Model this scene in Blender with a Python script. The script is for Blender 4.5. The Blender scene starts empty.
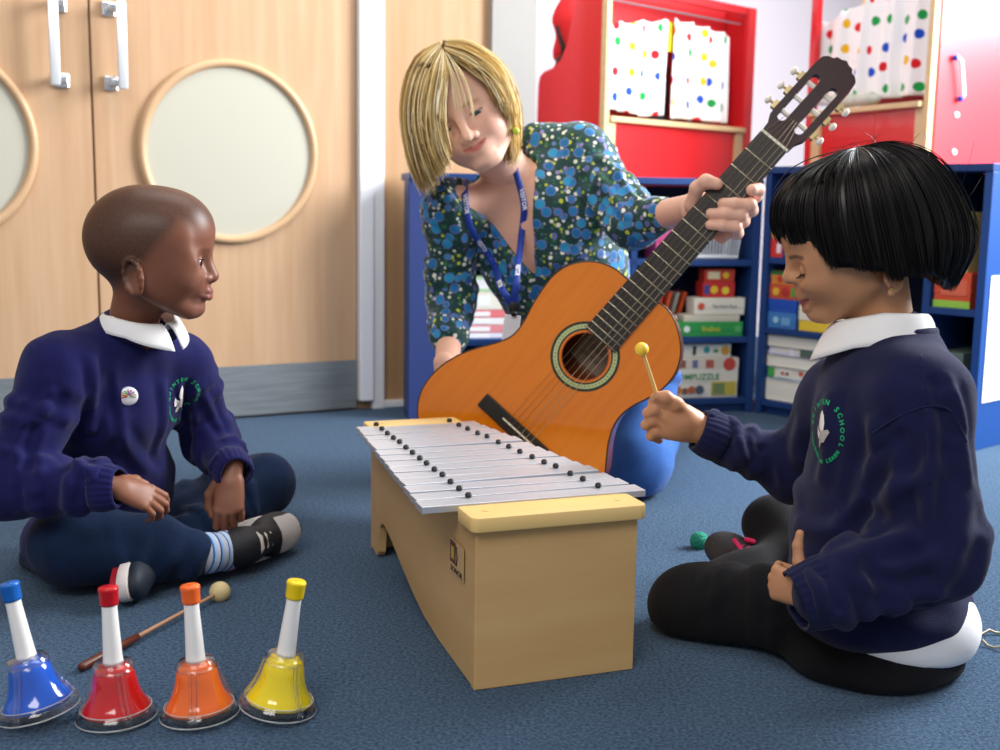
import bpy, bmesh, math, random
import numpy as np
from mathutils import Matrix, Vector, Euler
random.seed(7); rng=np.random.default_rng(7)
PI=math.pi
SC=bpy.context.scene; COL=SC.collection
# ------------------------------------------------------------ camera
F_=1150.; PIT=math.atan(172/1150); ROL=math.radians(.9); CH=.62
cam_d=bpy.data.cameras.new('camera'); cam=bpy.data.objects.new('camera',cam_d); COL.objects.link(cam)
CM=Matrix.Rotation(PI/2-PIT,4,'X')@Matrix.Rotation(ROL,4,'Z')
cam.matrix_world=Matrix.Translation((0,0,CH))@CM
cam_d.sensor_width=36; cam_d.lens=F_*36/1000; cam_d.clip_start=.02
cam_d.dof.use_dof=True; cam_d.dof.focus_distance=1.62; cam_d.dof.aperture_fstop=5.0
SC.camera=cam
def ray(x,y):
    v=CM.to_3x3()@Vector(((x-500)/F_,-(y-375)/F_,-1)); return v
def P(x,y,d):                       # point seen at a pixel, at distance d in front (world Y)
    v=ray(x,y); t=d/v.y; return Vector((v.x*t,d,CH+v.z*t))
def G(x,y,z=0.):                    # point seen at a pixel at height z
    v=ray(x,y); t=(z-CH)/v.z; return Vector((v.x*t,v.y*t,z))
def RP(x,y,p0,n):
    v=ray(x,y); o=Vector((0,0,CH)); t=(Vector(p0)-o).dot(n)/v.dot(n); return o+v*t
class Frame:                        # vertical plane through origin o, s along angle a, d = backwards
    def __init__(s,o,a):
        s.o=Vector((o[0],o[1],0)); s.a=a; s.e=Vector((math.cos(a),math.sin(a),0)); s.n=Vector((-math.sin(a),math.cos(a),0))
        s.m=Matrix.Translation(s.o)@Matrix.Rotation(a,4,'Z')
    def px(s,x,y,d=0):
        p=RP(x,y,s.o+s.n*d,s.n)-s.o; return (p.dot(s.e),p.z)
    def s(s,x,y=200,d=0): return s.px(x,y,d)[0]
    def z(s,x,y,d=0): return s.px(x,y,d)[1]
# ------------------------------------------------------------ materials
def lin(c):
    if isinstance(c,str):
        c=tuple(int(c[i:i+2],16)/255 for i in (0,2,4))
    return tuple(((v/12.92) if v<=.04045 else ((v+.055)/1.055)**2.4) for v in c[:3])+(1,)
MATS={}
def mat(name,col=(.8,.8,.8),rough=.5,metal=0,bump=0,bscale=60,col2=None,cscale=8,cstretch=(1,1,1),detail=4,contrast=.5,sheen=0,coat=0,trans=0,ior=1.45,attr=None,sss=0,spec=.5,emis=None,bstretch=None,coords='Object',alpha=1,aniso=0):
    if name in MATS: return MATS[name]
    m=bpy.data.materials.new(name); m.use_nodes=True; nt=m.node_tree; N=nt.nodes; L=nt.links
    b=N['Principled BSDF']; c=lin(col)
    b.inputs['Base Color'].default_value=c; b.inputs['Roughness'].default_value=rough; b.inputs['Metallic'].default_value=metal
    b.inputs['Specular IOR Level'].default_value=spec; b.inputs['IOR'].default_value=ior
    if sheen: b.inputs['Sheen Weight'].default_value=sheen; b.inputs['Sheen Roughness'].default_value=.4
    if coat: b.inputs['Coat Weight'].default_value=coat; b.inputs['Coat Roughness'].default_value=.06
    if trans: b.inputs['Transmission Weight'].default_value=trans
    if sss: b.inputs['Subsurface Weight'].default_value=sss; b.inputs['Subsurface Radius'].default_value=(.012,.005,.003); b.inputs['Subsurface Scale'].default_value=1.
    if aniso: b.inputs['Anisotropic'].default_value=aniso
    if alpha<1: b.inputs['Alpha'].default_value=alpha
    if emis: b.inputs['Emission Color'].default_value=lin(emis[0]); b.inputs['Emission Strength'].default_value=emis[1]
    tc=N.new('ShaderNodeTexCoord')
    src=None
    if attr:
        a=N.new('ShaderNodeVertexColor'); a.layer_name=attr; src=a.outputs['Color']
    if col2 is not None:
        mp=N.new('ShaderNodeMapping'); mp.inputs['Scale'].default_value=cstretch; L.new(tc.outputs[coords],mp.inputs['Vector'])
        nz=N.new('ShaderNodeTexNoise'); nz.inputs['Scale'].default_value=cscale; nz.inputs['Detail'].default_value=detail
        L.new(mp.outputs[0],nz.inputs['Vector'])
        r=N.new('ShaderNodeMapRange'); r.inputs['From Min'].default_value=.5-contrast/2; r.inputs['From Max'].default_value=.5+contrast/2
        L.new(nz.outputs['Fac'],r.inputs['Value'])
        mx=N.new('ShaderNodeMix'); mx.data_type='RGBA'; L.new(r.outputs[0],mx.inputs[0])
        mx.inputs[6].default_value=c; mx.inputs[7].default_value=lin(col2)
        if attr: 
            mx.blend_type='MULTIPLY'; L.new(src,mx.inputs[6]); 
        L.new(mx.outputs[2],b.inputs['Base Color'])
    elif attr: L.new(src,b.inputs['Base Color'])
    if bump:
        mp=N.new('ShaderNodeMapping'); mp.inputs['Scale'].default_value=bstretch or (1,1,1); L.new(tc.outputs[coords],mp.inputs['Vector'])
        nz=N.new('ShaderNodeTexNoise'); nz.inputs['Scale'].default_value=bscale; nz.inputs['Detail'].default_value=5
        L.new(mp.outputs[0],nz.inputs['Vector'])
        bp=N.new('ShaderNodeBump'); bp.inputs['Strength'].default_value=bump; bp.inputs['Distance'].default_value=.01
        L.new(nz.outputs['Fac'],bp.inputs['Height']); L.new(bp.outputs[0],b.inputs['Normal'])
    MATS[name]=m; return m
# ------------------------------------------------------------ objects
def tag(o,label=None,cat=None,group=None,kind=None):
    if label: o['label']=label
    if cat: o['category']=cat
    if group: o['group']=group
    if kind: o['kind']=kind
    return o
def empty(name,m,label=None,cat=None,group=None,kind=None):
    o=bpy.data.objects.new(name,None); COL.objects.link(o); o.empty_display_size=.02
    o.matrix_world=m if isinstance(m,Matrix) else Matrix.Translation(m)
    return tag(o,label,cat,group,kind)
def link(name,me,mt,parent=None,m=None,smooth=False):
    o=bpy.data.objects.new(name,me); COL.objects.link(o)
    if mt is not None:
        for q in (mt if isinstance(mt,(list,tuple)) else [mt]): me.materials.append(q)
    if smooth: me.shade_smooth()
    if parent is not None: o.parent=parent
    if m is not None:
        if parent is not None: o.matrix_local=m
        else: o.matrix_world=m
    return o
class MB:
    def __init__(s): s.v=[]; s.f=[]; s.mi=[]
    def add(s,vs,fs,M=None,mi=0):
        n=len(s.v)
        for p in vs:
            p=Vector(p); s.v.append(tuple(M@p) if M is not None else tuple(p))
        for f in fs: s.f.append(tuple(i+n for i in f)); s.mi.append(mi)
        return s
    def box(s,x0,x1,y0,y1,z0,z1,M=None,r=0,mi=0):
        if r>0:
            bm=bmesh.new(); bmesh.ops.create_cube(bm,size=1)
            for v in bm.verts: v.co=Vector((x0+(x1-x0)*(v.co.x+.5),y0+(y1-y0)*(v.co.y+.5),z0+(z1-z0)*(v.co.z+.5)))
            bmesh.ops.bevel(bm,geom=bm.edges[:],offset=r,segments=2,affect='EDGES',profile=.5)
            s.bm(bm,M,mi); return s
        v=[(x,y,z) for z in (z0,z1) for y in (y0,y1) for x in (x0,x1)]
        return s.add(v,[(0,2,3,1),(4,5,7,6),(0,1,5,4),(2,6,7,3),(0,4,6,2),(1,3,7,5)],M,mi)
    def bm(s,bm,M=None,mi=0):
        bm.verts.index_update(); s.add([v.co.copy() for v in bm.verts],[[v.index for v in f.verts] for f in bm.faces],M,mi); bm.free(); return s
    def lathe(s,prof,n=32,M=None,mi=0,cap=True,z0=None):
        vs=[];fs=[]
        for r,z in prof:
            for i in range(n): a=2*PI*i/n; vs.append((r*math.cos(a),r*math.sin(a),z))
        for k in range(len(prof)-1):
            for i in range(n): j=(i+1)%n; fs.append((k*n+i,k*n+j,(k+1)*n+j,(k+1)*n+i))
        if cap:
            fs.append(tuple(range(n-1,-1,-1))); fs.append(tuple((len(prof)-1)*n+i for i in range(n)))
        return s.add(vs,fs,M,mi)
    def tube(s,pts,r,n=8,cap=True,mi=0,M=None,flat=None):
        pts=[Vector(p) for p in pts]; rs=r if isinstance(r,(list,tuple)) else [r]*len(pts)
        vs=[];fs=[]; up=None
        for i,p in enumerate(pts):
            t=(pts[min(i+1,len(pts)-1)]-pts[max(i-1,0)]).normalized()
            if up is None: up=t.orthogonal().normalized()
            up=(up-t*up.dot(t)); up=up.normalized() if up.length>1e-6 else t.orthogonal().normalized()
            w=t.cross(up)
            for k in range(n):
                a=2*PI*k/n; vs.append(p+(up*math.cos(a)+w*math.sin(a))*rs[i])
        for i in range(len(pts)-1):
            for k in range(n): j=(k+1)%n; fs.append((i*n+k,i*n+j,(i+1)*n+j,(i+1)*n+k))
        if cap: fs.append(tuple(range(n-1,-1,-1))); fs.append(tuple((len(pts)-1)*n+k for k in range(n)))
        return s.add(vs,fs,M,mi)
    def prism(s,poly,z0,z1,M=None,mi=0,bev=0):       # poly in xy, extruded in z
        bm=bmesh.new(); vb=[bm.verts.new((p[0],p[1],z0)) for p in poly]; f=bm.faces.new(vb)
        bm.normal_update()
        if f.normal.z>0: f.normal_flip()
        r=bmesh.ops.extrude_face_region(bm,geom=[f]); top=[g for g in r['geom'] if isinstance(g,bmesh.types.BMVert)]
        for v in top: v.co.z=z1
        if bev:
            es=[e for e in bm.edges if abs(e.verts[0].co.z-e.verts[1].co.z)<1e-7]
            bmesh.ops.bevel(bm,geom=es,offset=bev,segments=2,affect='EDGES',profile=.5)
        return s.bm(bm,M,mi)
    def grid(s,fn,nu,nv,mi=0,closeu=False):
        vs=[fn(i/(nu if closeu else nu-1),j/(nv-1)) for j in range(nv) for i in range(nu)]
        fs=[]
        for j in range(nv-1):
            for i in range(nu if closeu else nu-1):
                k=(i+1)%nu; fs.append((j*nu+i,j*nu+k,(j+1)*nu+k,(j+1)*nu+i))
        return s.add(vs,fs,None,mi)
    def build(s,name,mt,parent=None,m=None,smooth=False,bevel=0,origin=None,solid=0,label=None):
        me=bpy.data.meshes.new(name)
        vs=s.v
        if origin is not None: o_=Vector(origin); vs=[tuple(Vector(v)-o_) for v in vs]
        me.from_pydata(vs,[],s.f); 
        if any(s.mi): me.polygons.foreach_set('material_index',s.mi)
        me.update()
        bm=bmesh.new(); bm.from_mesh(me); bmesh.ops.recalc_face_normals(bm,faces=bm.faces[:]); bm.to_mesh(me); bm.free()
        o=link(name,me,mt,parent,m,False)
        if smooth:
            me.shade_smooth()
            if smooth!='all': me.set_sharp_from_angle(angle=math.radians(38))
        if solid: q=o.modifiers.new('s','SOLIDIFY'); q.thickness=solid; q.offset=0
        if bevel: q=o.modifiers.new('b','BEVEL'); q.width=bevel; q.segments=2; q.limit_method='ANGLE'; q.angle_limit=math.radians(50)
        if label: o['label']=label
        return o
def text(name,s,size,mt,parent,m,extrude=.0003,align='CENTER',bold=0,sx=1,label=None):
    c=bpy.data.curves.new(name,'FONT'); c.body=s; c.size=size; c.extrude=extrude; c.align_x=align; c.align_y='CENTER'; c.offset=bold; c.resolution_u=2
    t=bpy.data.objects.new('tmp',c); COL.objects.link(t)
    dg=bpy.context.evaluated_depsgraph_get(); me=bpy.data.meshes.new_from_object(t.evaluated_get(dg)); bpy.data.objects.remove(t)
    me.materials.clear()
    for v in me.vertices: v.co.x*=sx
    o=link(name,me,mt,parent,m)
    if label: o['label']=label
    return o
def copy_tree(o,parent=None):
    c=o.copy(); COL.objects.link(c)
    if parent is not None:
        c.parent=parent; c.matrix_local=o.matrix_local.copy()
    for ch in list(o.children): copy_tree(ch,c)
    return c
def T(x,y,z): return Matrix.Translation((x,y,z))
def R(a,ax): return Matrix.Rotation(a,4,ax)
FACE=R(PI/2,'X')      # text/prism lying in xy -> standing, facing -y
# ------------------------------------------------------------ light, world, render look
SC.view_settings.view_transform='Standard'; SC.view_settings.look='None'; SC.view_settings.gamma=1
SC.view_settings.use_curve_mapping=False; SC.view_settings.exposure=.36
w=bpy.data.worlds.new('world'); SC.world=w; w.use_nodes=True
w.node_tree.nodes['Background'].inputs[0].default_value=(.96,.97,1,1); w.node_tree.nodes['Background'].inputs[1].default_value=.34
def area(name,loc,target,sx,sy,e,col=(1,1,1)):
    l=bpy.data.lights.new(name,'AREA'); l.shape='RECTANGLE'; l.size=sx; l.size_y=sy; l.energy=e; l.color=col
    o=bpy.data.objects.new(name,l); COL.objects.link(o); o.location=loc
    o.rotation_euler=(Vector(target)-Vector(loc)).to_track_quat('-Z','Y').to_euler(); return o
area('window_light',(2.5,3.0,2.0),(-.1,2.0,.3),1.5,1.5,160,(.95,.98,1))
area('wing_fill_light',(2.25,2.55,1.3),(.9,3.2,.9),.9,.9,38,(.97,.98,1))  # added fill that pales the right stall's red wing
area('front_fill_light',(-.7,-.6,2.5),(-.2,2.2,.3),1.6,1.2,35,(1,.96,.92))  # soft fill from the front left, standing for ceiling bounce
area('door_fill_light',(-.2,2.5,2.6),(-.5,3.2,.6),1.6,1.0,20,(1,.98,.95))  # added fill that brightens the upper part of the doors
# ------------------------------------------------------------ floor and walls
M_carpet=mat('carpet','1a2a43',1,bump=.6,bscale=380,col2='54728f',cscale=210,detail=4,contrast=.50,spec=.1,sheen=.08)
MB().box(-3.2,4.2,-.5,7,-.05,0).build('floor',M_carpet)['kind']='structure'
M_maple=mat('maple_veneer','cdab8b',.42,col2='bb9470',cscale=5,cstretch=(9,9,.55),detail=5,contrast=.7,spec=.35)
M_maple2=mat('wall_wood','bb9876',.45,col2='ab835c',cscale=4,cstretch=(9,9,.5),detail=4,contrast=.7,spec=.3)
M_white=mat('white_paint','f1f0f2',.6); M_alu=mat('white_trim_paint','eef0f4',.35)
M_grey=mat('column_paint','989591',.7,col2='93908c',cscale=3)
M_steel=mat('brushed_steel','70777b',.5,metal=.3,bump=.15,bscale=50,bstretch=(.3,1,30),col2='8b9296',cscale=20,cstretch=(.4,1,8))
M_chrome=mat('satin_chrome','d9dde2',.22,metal=.9)
M_frost=mat('frosted_panel','bfbcad',.35,spec=.4)
def struct(o): o['kind']='structure'; return o
WF=Frame((-.773,3.223),math.radians(28.2))
s0=WF.s(93,150); s1=WF.s(356,300); sc=WF.s(382,300); se=WF.s(489,60); sf=WF.s(533,60)
struct(MB().box(s0-2.2,sf,.005,.15,0,2.4).build('wall_back',M_maple2,m=WF.m))
struct(MB().box(se,sf,-.02,.0045,0,2.4).build('trim_1',M_grey,m=WF.m))       # pale pilaster
# right-hand return of the wall, then the set-back wall of the alcove
struct(MB().box(sf-.02,sf+.0,.151,1.1,0,2.4).build('wall_left',M_white,m=WF.m))
struct(MB().box(sf+.001,sf+4.2,1.1,1.2,0,2.4).build('wall_right',mat('lilac_wall','efe9f1',.7),m=WF.m))
lw=s1-.004-s0
cx,cz=WF.px(229.5,152.5); rad=(WF.z(230,65)-WF.z(230,240))/2
def door(name,mir,k):
    e=empty(name,WF.m@(Matrix.Scale(-1,4,(1,0,0)) if False else Matrix.Identity(4)),kind='structure')
    sg=-1 if mir else 1
    def X(a): return s0+sg*(a-s0)-(.024 if mir and a>s0+.03 and abs(a-(s0+lw))>.02 and a<s0+lw-.02 else 0)
    def bx(mb,a,b,*r,**kk): return mb.box(min(X(a),X(b)),max(X(a),X(b)),*r,**kk)
    bx(MB(),s0+.003,s0+lw,-.012,.0045,.006,2.05).build('door_leaf',M_maple,e,bevel=.0015)
    # round window: frosted pane and bent wood bead
    q=T(X(cx),-.0125,cz)@R(PI/2,'X')
    MB().lathe([(rad*.985,0),(rad*.985,.004)],72,M=q).build('round_pane',M_frost,e,smooth=True)
    prof=[(rad*.95,.004),(rad*.965,.013),(rad*1.0,.0165),(rad*1.04,.0135),(rad*1.055,0)]
    MB().lathe(prof,96,M=q,cap=False).build('round_bead',mat('bead_wood','c9a27a',.35,col2='d4b08a',cscale=6),e,smooth='all')
    zk=WF.z(320,361)
    bx(MB(),s0+.004,s0+lw-.001,-.0145,-.0122,.008,zk).build('kick_plate',M_steel,e)
    # pull handle: round bar stood off on two square plates
    h=empty('door_handle',Matrix.Identity(4)); h.parent=e; h.matrix_local=Matrix.Identity(4)
    xb=WF.s(109,60); zb0=WF.z(109,84); zb1=WF.z(107,10); xh=WF.s(119,60,-.06)
    hb=MB()
    xh2=xb+.022
    pts=[(X(xb),-.02,zb0),(X(xb)+sg*.01,-.055,zb0),(X(xh2),-.068,zb0+.004),(X(xh2),-.07,zb0+.03),(X(xh2),-.07,zb1-.03),(X(xh2),-.068,zb1-.004),(X(xb)+sg*.01,-.055,zb1),(X(xb),-.02,zb1)]
    hb.box(min(X(xh2)-.012,X(xh2)+.012),X(xh2)+.012,-.074,-.058,zb0-.017,zb1+.017,r=.004)
    hb.build('pull_bar',mat('pale_aluminium','e9ecf2',.28,metal=.35),h,smooth=True)
    for z in (zb0,zb1):
        MB().box(X(xb)-.017,X(xb)+.017,-.022,-.0122,z-.019,z+.019,r=.003).build('mounting_plate',M_chrome,h)
        MB().box(min(X(xb)-.008,X(xh2)),max(X(xb)+.008,X(xh2)),-.066,-.02,z-.008,z+.008,r=.002).build('standoff',M_chrome,h)
    return e
door('door_1',False,0); door('door_2',True,1)
# finger guard strip and frame right of the doors
zt=WF.z(365,399)
struct(MB().box(s1+.001,WF.s(369.5,300),-.035,.0045,zt,2.4).build('trim_2',mat('guard_strip','f4f6fb',.3),m=WF.m,bevel=.003))
struct(MB().box(WF.s(370.5,300),sc,-.02,.0045,0,2.4).build('trim_3',M_alu,m=WF.m,bevel=.002))
struct(MB().box(sc+.001,se-.001,-.012,.0045,0,WF.z(390,400)).build('baseboard_back',M_alu,m=WF.m,bevel=.002))
struct(MB().box(sf+.01,sf+4,1.085,1.0995,0,.08).build('baseboard_right',M_alu,m=WF.m,bevel=.002))

# ------------------------------------------------------------ metallophone
XA=math.radians(20); A=G(474,691)
xm=T(A.x,A.y,0)@R(XA,'Z')
XR=empty('metallophone',xm,'large wooden box metallophone with silver bars on the carpet between the two children','metallophone')
M_birch=mat('birch_ply','dcb984',.42,col2='c2975c',cscale=3.2,cstretch=(.8,1,5.5),detail=6,contrast=.75,spec=.35,bump=.03,bscale=40,bstretch=(1,1,8))
M_pine=mat('pine_board','f0cf8e',.38,col2='e6bd72',cscale=4,cstretch=(1,8,8),detail=4,contrast=.8,spec=.4)
XL=.640; W0=.226; W1=.17; XH=.211; th=.013
def xr(y): return W0+(W1-W0)*y/XL
MB().box(0,W0,0,th,.0005,XH).build('end_panel',M_birch,XR,bevel=.001)
MB().box(.019,W1,XL-th,XL,.003,XH).build('end_panel',M_birch,XR,bevel=.001)
def side(right):
    arch=[(th+.0005,.003),(.13,.003),(.18,.0035),(.26,.009),(.33,.022),(.40,.040),(.455,.056),(.50,.068),(.53,.073),(.552,.070),(.566,.058),(.572,.035),(.576,.012),(.584,.003),(XL-th-.012,.003),(XL-th-.0005,.010)]
    c=catmull2(arch); n=len(c); vs=[];fs=[]
    for off in (0,th):
        for y,z in c:
            x=(xr(y)-off) if right else off+.019*y/XL
            vs+= [(x,y,z),(x,y,XH)]
    for i in range(n-1):
        a=2*i; fs.append((a,a+1,a+3,a+2)); b=2*n+2*i; fs.append((b,b+2,b+3,b+1)); fs.append((a,a+2,b+2,b)); fs.append((a+1,b+1,b+3,a+3))
    fs.append((0,2*n,2*n+1,1)); fs.append((2*n-2,2*n-1,4*n-1,4*n-2))
    MB().add(vs,fs).build('side_panel',M_birch,XR)
def catmull2(p):
    o=[]
    for i in range(len(p)-1):
        for k in range(4): t=k/4; o.append((p[i][0]*(1-t)+p[i+1][0]*t,p[i][1]*(1-t)+p[i+1][1]*t))
    o.append(p[-1]); return o
def side_old(right):
    # outline in (y,z) with a low asymmetric arch cut in the lower edge
    pts=[(th+.0005,.003)]
    arch=[(.13,.003),(.18,.0035),(.26,.009),(.33,.022),(.40,.040),(.455,.056),(.50,.068),(.53,.073),(.552,.070),(.566,.058),(.572,.035),(.576,.012),(.584,.003)]
    pts+=arch+[(XL-th-.012,.003),(XL-th-.0005,.012),(XL-th-.0005,XH),(th+.0005,XH)]
    mb=MB()
    bm=bmesh.new(); vv=[]
    for off in (0,th):
        vv.append([bm.verts.new(((xr(y)-off) if right else off,y,z)) for y,z in pts])
    bm.faces.new(vv[0]); bm.faces.new(vv[1][::-1])
    n=len(pts)
    for i in range(n): j=(i+1)%n; bm.faces.new((vv[0][j],vv[0][i],vv[1][i],vv[1][j]))
    bmesh.ops.triangulate(bm,faces=[f for f in bm.faces if len(f.verts)>4])
    mb.bm(bm).build('side_panel',M_birch,XR)
side(False); side(True)
def eb(y0,y1,w,nm,xo=0):
    poly=[]
    for cx_,cy_,a0 in ((xo-.009+.012,y0+.012,PI),(w+.009-.012,y0+.012,1.5*PI),(w+.009-.006,y1-.006,0),(xo-.009+.006,y1-.006,.5*PI)):
        rr=.012 if a0>=PI else .006
        for k in range(6): a=a0+k*PI/10; poly.append((cx_+rr*math.cos(a),cy_+rr*math.sin(a)))
    o=MB().prism(poly,XH+.0005,XH+.0205,bev=.003).build(nm,M_pine,XR,smooth=True)
    sm=MB()
    for x in (xo+.02,w-.02): MB().lathe([(.0045,0),(.0045,.0006),(.002,.001)],12,M=T(x,(y0+y1)/2,XH+.0206)).build('screw_cap',M_pine,o,smooth=True)
eb(-.012,.052,W0,'end_board'); eb(XL-.045,XL+.012,W1,'end_board',.016)
# soundboard slats inside and resonator lining
MB().box(.014,W1-.014,.06,XL-.06,XH-.03,XH-.022).build('inner_board',mat('dark_inner','6b4a26',.7),XR)
for xx0,xx1 in ((.022,.022),(W0-.03,W1-.025)):
    MB().tube([(xx0,.056,XH+.004),(xx1,XL-.05,XH+.004)],.006,8).build('felt_rail',mat('black_cord','15161a',.8),XR)
M_bar=mat('bar_aluminium','dfe2ea',.34,metal=.6,bump=.02,bscale=90,bstretch=(.15,3,1),col2='cdd1da',cscale=14,cstretch=(.3,4,1),contrast=.9)
M_rub=mat('black_rubber','101114',.45)
nb=14
for i in range(nb):
    u=i/(nb-1); y=.078+i*(.590-.078)/(nb-1)
    x0=-.053+u*.038; x1=.268-u*.066; wv=.0345
    tilt=(xr(y)-.0,)
    bz=XH+.0105+(.0015 if i in(3,9) else 0)
    rot=R(math.radians([0,1,-.5,1.6,0,-1,.8,0,-.6,1.2,0,.5,-.7,0][i]),'Z')
    bm_=T((x0+x1)/2,y,bz)@rot; hl=(x1-x0)/2
    b=MB().box(-hl,hl,-wv/2,wv/2,0,.0095).build('tone_bar',M_bar,XR,m=bm_,bevel=.0009)
    for px_ in (.02,(W0-.012)+(W1-W0)*u-.004):
        lx=px_-(x0+x1)/2
        pp=MB().tube([(0,0,-.012),(0,0,.0105)],.0028,8).lathe([(.0028,.0095),(.0044,.0105),(.0050,.0130),(.0034,.0160),(.0008,.0168)],12,cap=True)
        pp.build('bar_peg',M_rub,b,m=T(lx,.0145 if i%2 else .0135,.0),smooth=True)
# maker's mark near the front end of the left side
lg=empty('logo',T(-.0006,.075,.155)@R(-PI/2,'Z')@R(PI/2,'X')); lg.parent=XR; lg.matrix_local=T(-.0006,.075,.155)@R(-PI/2,'Z')@R(PI/2,'X')
MB().prism([(-.031,-.026),(-.031,.020),(.030,.020),(.030,-.026)],0,.0004).build('logo_panel',mat('logo_cream','c9a878',.5),lg)
MB().prism([(-.028,-.012),(-.028,.018),(-.004,.018),(-.004,-.012)],.0005,.0009).build('logo_block',mat('logo_maroon','6b3a34',.5),lg)
MB().prism([(-.022,-.006),(-.022,.011),(-.010,.011),(-.010,-.006)],.0010,.0014).build('logo_patch',mat('logo_yellow','c2a332',.5),lg)
MB().tube([(.000,-.012,.0008),(.004,.0,.0008),(.000,.015,.0008)],.0011,6).build('logo_arc',mat('logo_ink','3a3430',.5),lg)
text('logo_text','SONOR',.011,MATS['logo_ink'],lg,T(.0,-.020,.0008),sx=1.3)
# ------------------------------------------------------------ hand bells
M_clear=mat('clear_plastic','ffffff',.03,trans=1,ior=1.22,spec=.9,coat=.6)
M_hand=mat('white_plastic','f2f0ee',.35)
def bell(px,py,col,cap,tilt,yaw,lab,tx=0):
    g=G(px,py); r_=.0470
    base=T(g.x,g.y,0)
    tl=math.radians(tilt)
    lift=r_*abs(math.sin(tl))
    m=base@T(0,0,lift+.0005)@R(tl,'Y')@R(math.radians(tx),'X')@R(math.radians(yaw),'Z')
    e=empty('hand_bell',m,lab,'hand bell','coloured hand bells in a row on the carpet')
    mc=mat('bell_'+col,col,.12,coat=.8,spec=.6); mk=mat('cap_'+cap,cap,.28)
    prof=[(.0395,.0095),(.0404,.011),(.0400,.0135),(.0358,.0195),(.0312,.0275),(.0278,.037),(.0258,.046),(.0245,.053),(.0222,.059),(.0175,.064),(.009,.067),(.0,.0675)]
    inner=[(max(r-.0012,0),z-.0008) for r,z in prof][::-1]
    MB().lathe(inner+prof,48,cap=False).build('bell_shell',mc,e,smooth='all')
    # clear guard: base ring, dome top and three ribs
    ring=[(.0464,.0),(.0469,.001),(.0467,.0028),(.0464,.0075),(.0452,.0095),(.0425,.0122),(.0412,.0140),(.0404,.0132),(.0420,.0112),(.0448,.0088),(.0454,.0068),(.0456,.0)]
    gd=MB().lathe(ring,56,cap=False)
    gd.lathe([(.0125,.0705),(.0205,.0690),(.0240,.0650),(.0248,.060),(.0236,.060),(.0225,.0645),(.0198,.0675),(.0125,.069)],40,cap=False)
    for k in range(3):
        a=2*PI*k/3
        for off in (-.09,.09):
            pts=[]
            for rr,zz in ((.0242,.062),(.0262,.052),(.0288,.043),(.0330,.031),(.0385,.0215),(.0436,.0135),(.0456,.006)):
                aa=a+off*(.0242/rr)*1.3
                pts.append((rr*math.cos(aa),rr*math.sin(aa),zz))
            gd.tube(pts,.0017,6)
        gd.box(.0440,.0470,-.0035,.0035,0,.010,M=R(a,'Z'),r=.001)
    gd.build('clear_guard',M_clear,e,smooth=True)
    rg_=MB()
    for rr,zz,tt in ((.0464,.0012,.0010),(.0410,.0138,.0006)): rg_.lathe([(rr+tt*math.cos(a),zz+tt*math.sin(a)) for a in [2*PI*k/8 for k in range(9)]],56,cap=False)
    rg_.build('rim_highlight',mat('edge_highlight','f4f7f4',.08,alpha=.42,spec=.9,coat=.5),e,smooth='all')  # whitish tubes that draw the bright highlights along the clear guard's edges
    hp=[(.0,.0665),(.0125,.0667),(.0116,.070),(.0110,.080),(.0102,.100),(.0094,.120),(.0090,.132),(.0090,.141)]
    MB().lathe(hp,32,cap=False).build('handle',M_hand,e,smooth='all')
    MB().lathe([(.0,.1385),(.0098,.1387),(.0108,.140),(.0110,.142),(.0114,.1550),(.0121,.157),(.0118,.1595),(.0105,.1608),(.0,.1612)],32,cap=False).build('handle_cap',mk,e,smooth='all')
    MB().lathe([(.0,.155),(.0012,.1615),(.0025,.162),(.0,.1622)],10,cap=False).build('cap_pip',mk,e)
    MB().tube([(0,0,.060),(0,0,.025)],.0015,6).lathe([(0,.014),(.006,.016),(.008,.021),(.005,.026),(0,.027)],14,cap=False).build('clapper',M_rub,e,smooth=True)
bell(40,719,'1557c8','1a62b8',-11.5,20,'blue hand bell with white handle and blue cap, leftmost of the row on the carpet',-2)
bell(117,719,'c80f18','c01420',-2.5,65,'red hand bell with white handle and red cap standing on the carpet',-2)
bell(200,717,'f36a18','f46a28',-3.5,35,'orange hand bell with white handle and orange cap standing on the carpet',-2)
bell(278,713,'f2d808','f0cf10',8.5,75,'yellow hand bell with white handle and yellow cap, at the right end of the row',-2)
# ------------------------------------------------------------ mallets
def stick(name,a,b,ra,rb,ball,rball,ms,mbl,label,grip=None,gm=None):
    a=Vector(a); b=Vector(b); L=(b-a).length
    q=(b-a).to_track_quat('Z','Y').to_matrix().to_4x4(); e=empty(name,Matrix.Translation(a)@q,label,'mallet')
    g0=grip or 0
    MB().tube([(0,0,g0),(0,0,L)],[ra,rb],12).build('stick',ms,e,smooth=True)
    if grip: MB().lathe([(0,0),(ra*1.5,.001),(ra*1.75,.004),(ra*1.75,grip*.6),(ra*1.5,grip),(0,grip+.001)],16,cap=False).build('grip',gm,e,smooth='all')
    bm=bmesh.new(); bmesh.ops.create_uvsphere(bm,u_segments=28,v_segments=18,radius=rball)
    MB().bm(bm,T(0,0,L+rball*.6)).build('head',mbl,e,smooth='all')
    return e
M_stick=mat('cane_stick','b98d6e',.5,col2='a87a58',cscale=30)
a=G(80,668,.0075); b=G(216,594,.0125)
stick('felt_mallet',a,b,.0034,.0026,1,.0165,M_stick,mat('cream_ball','dcc795',.6,col2='cdb57f',cscale=60,bump=.1),'wooden beater with cream ball head lying on the carpet behind the hand bells',grip=.115,gm=mat('brown_grip','6b3420',.35,col2='4f2415',cscale=30))
a=G(775,541,.010); b=G(705,541,.0125)
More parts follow.
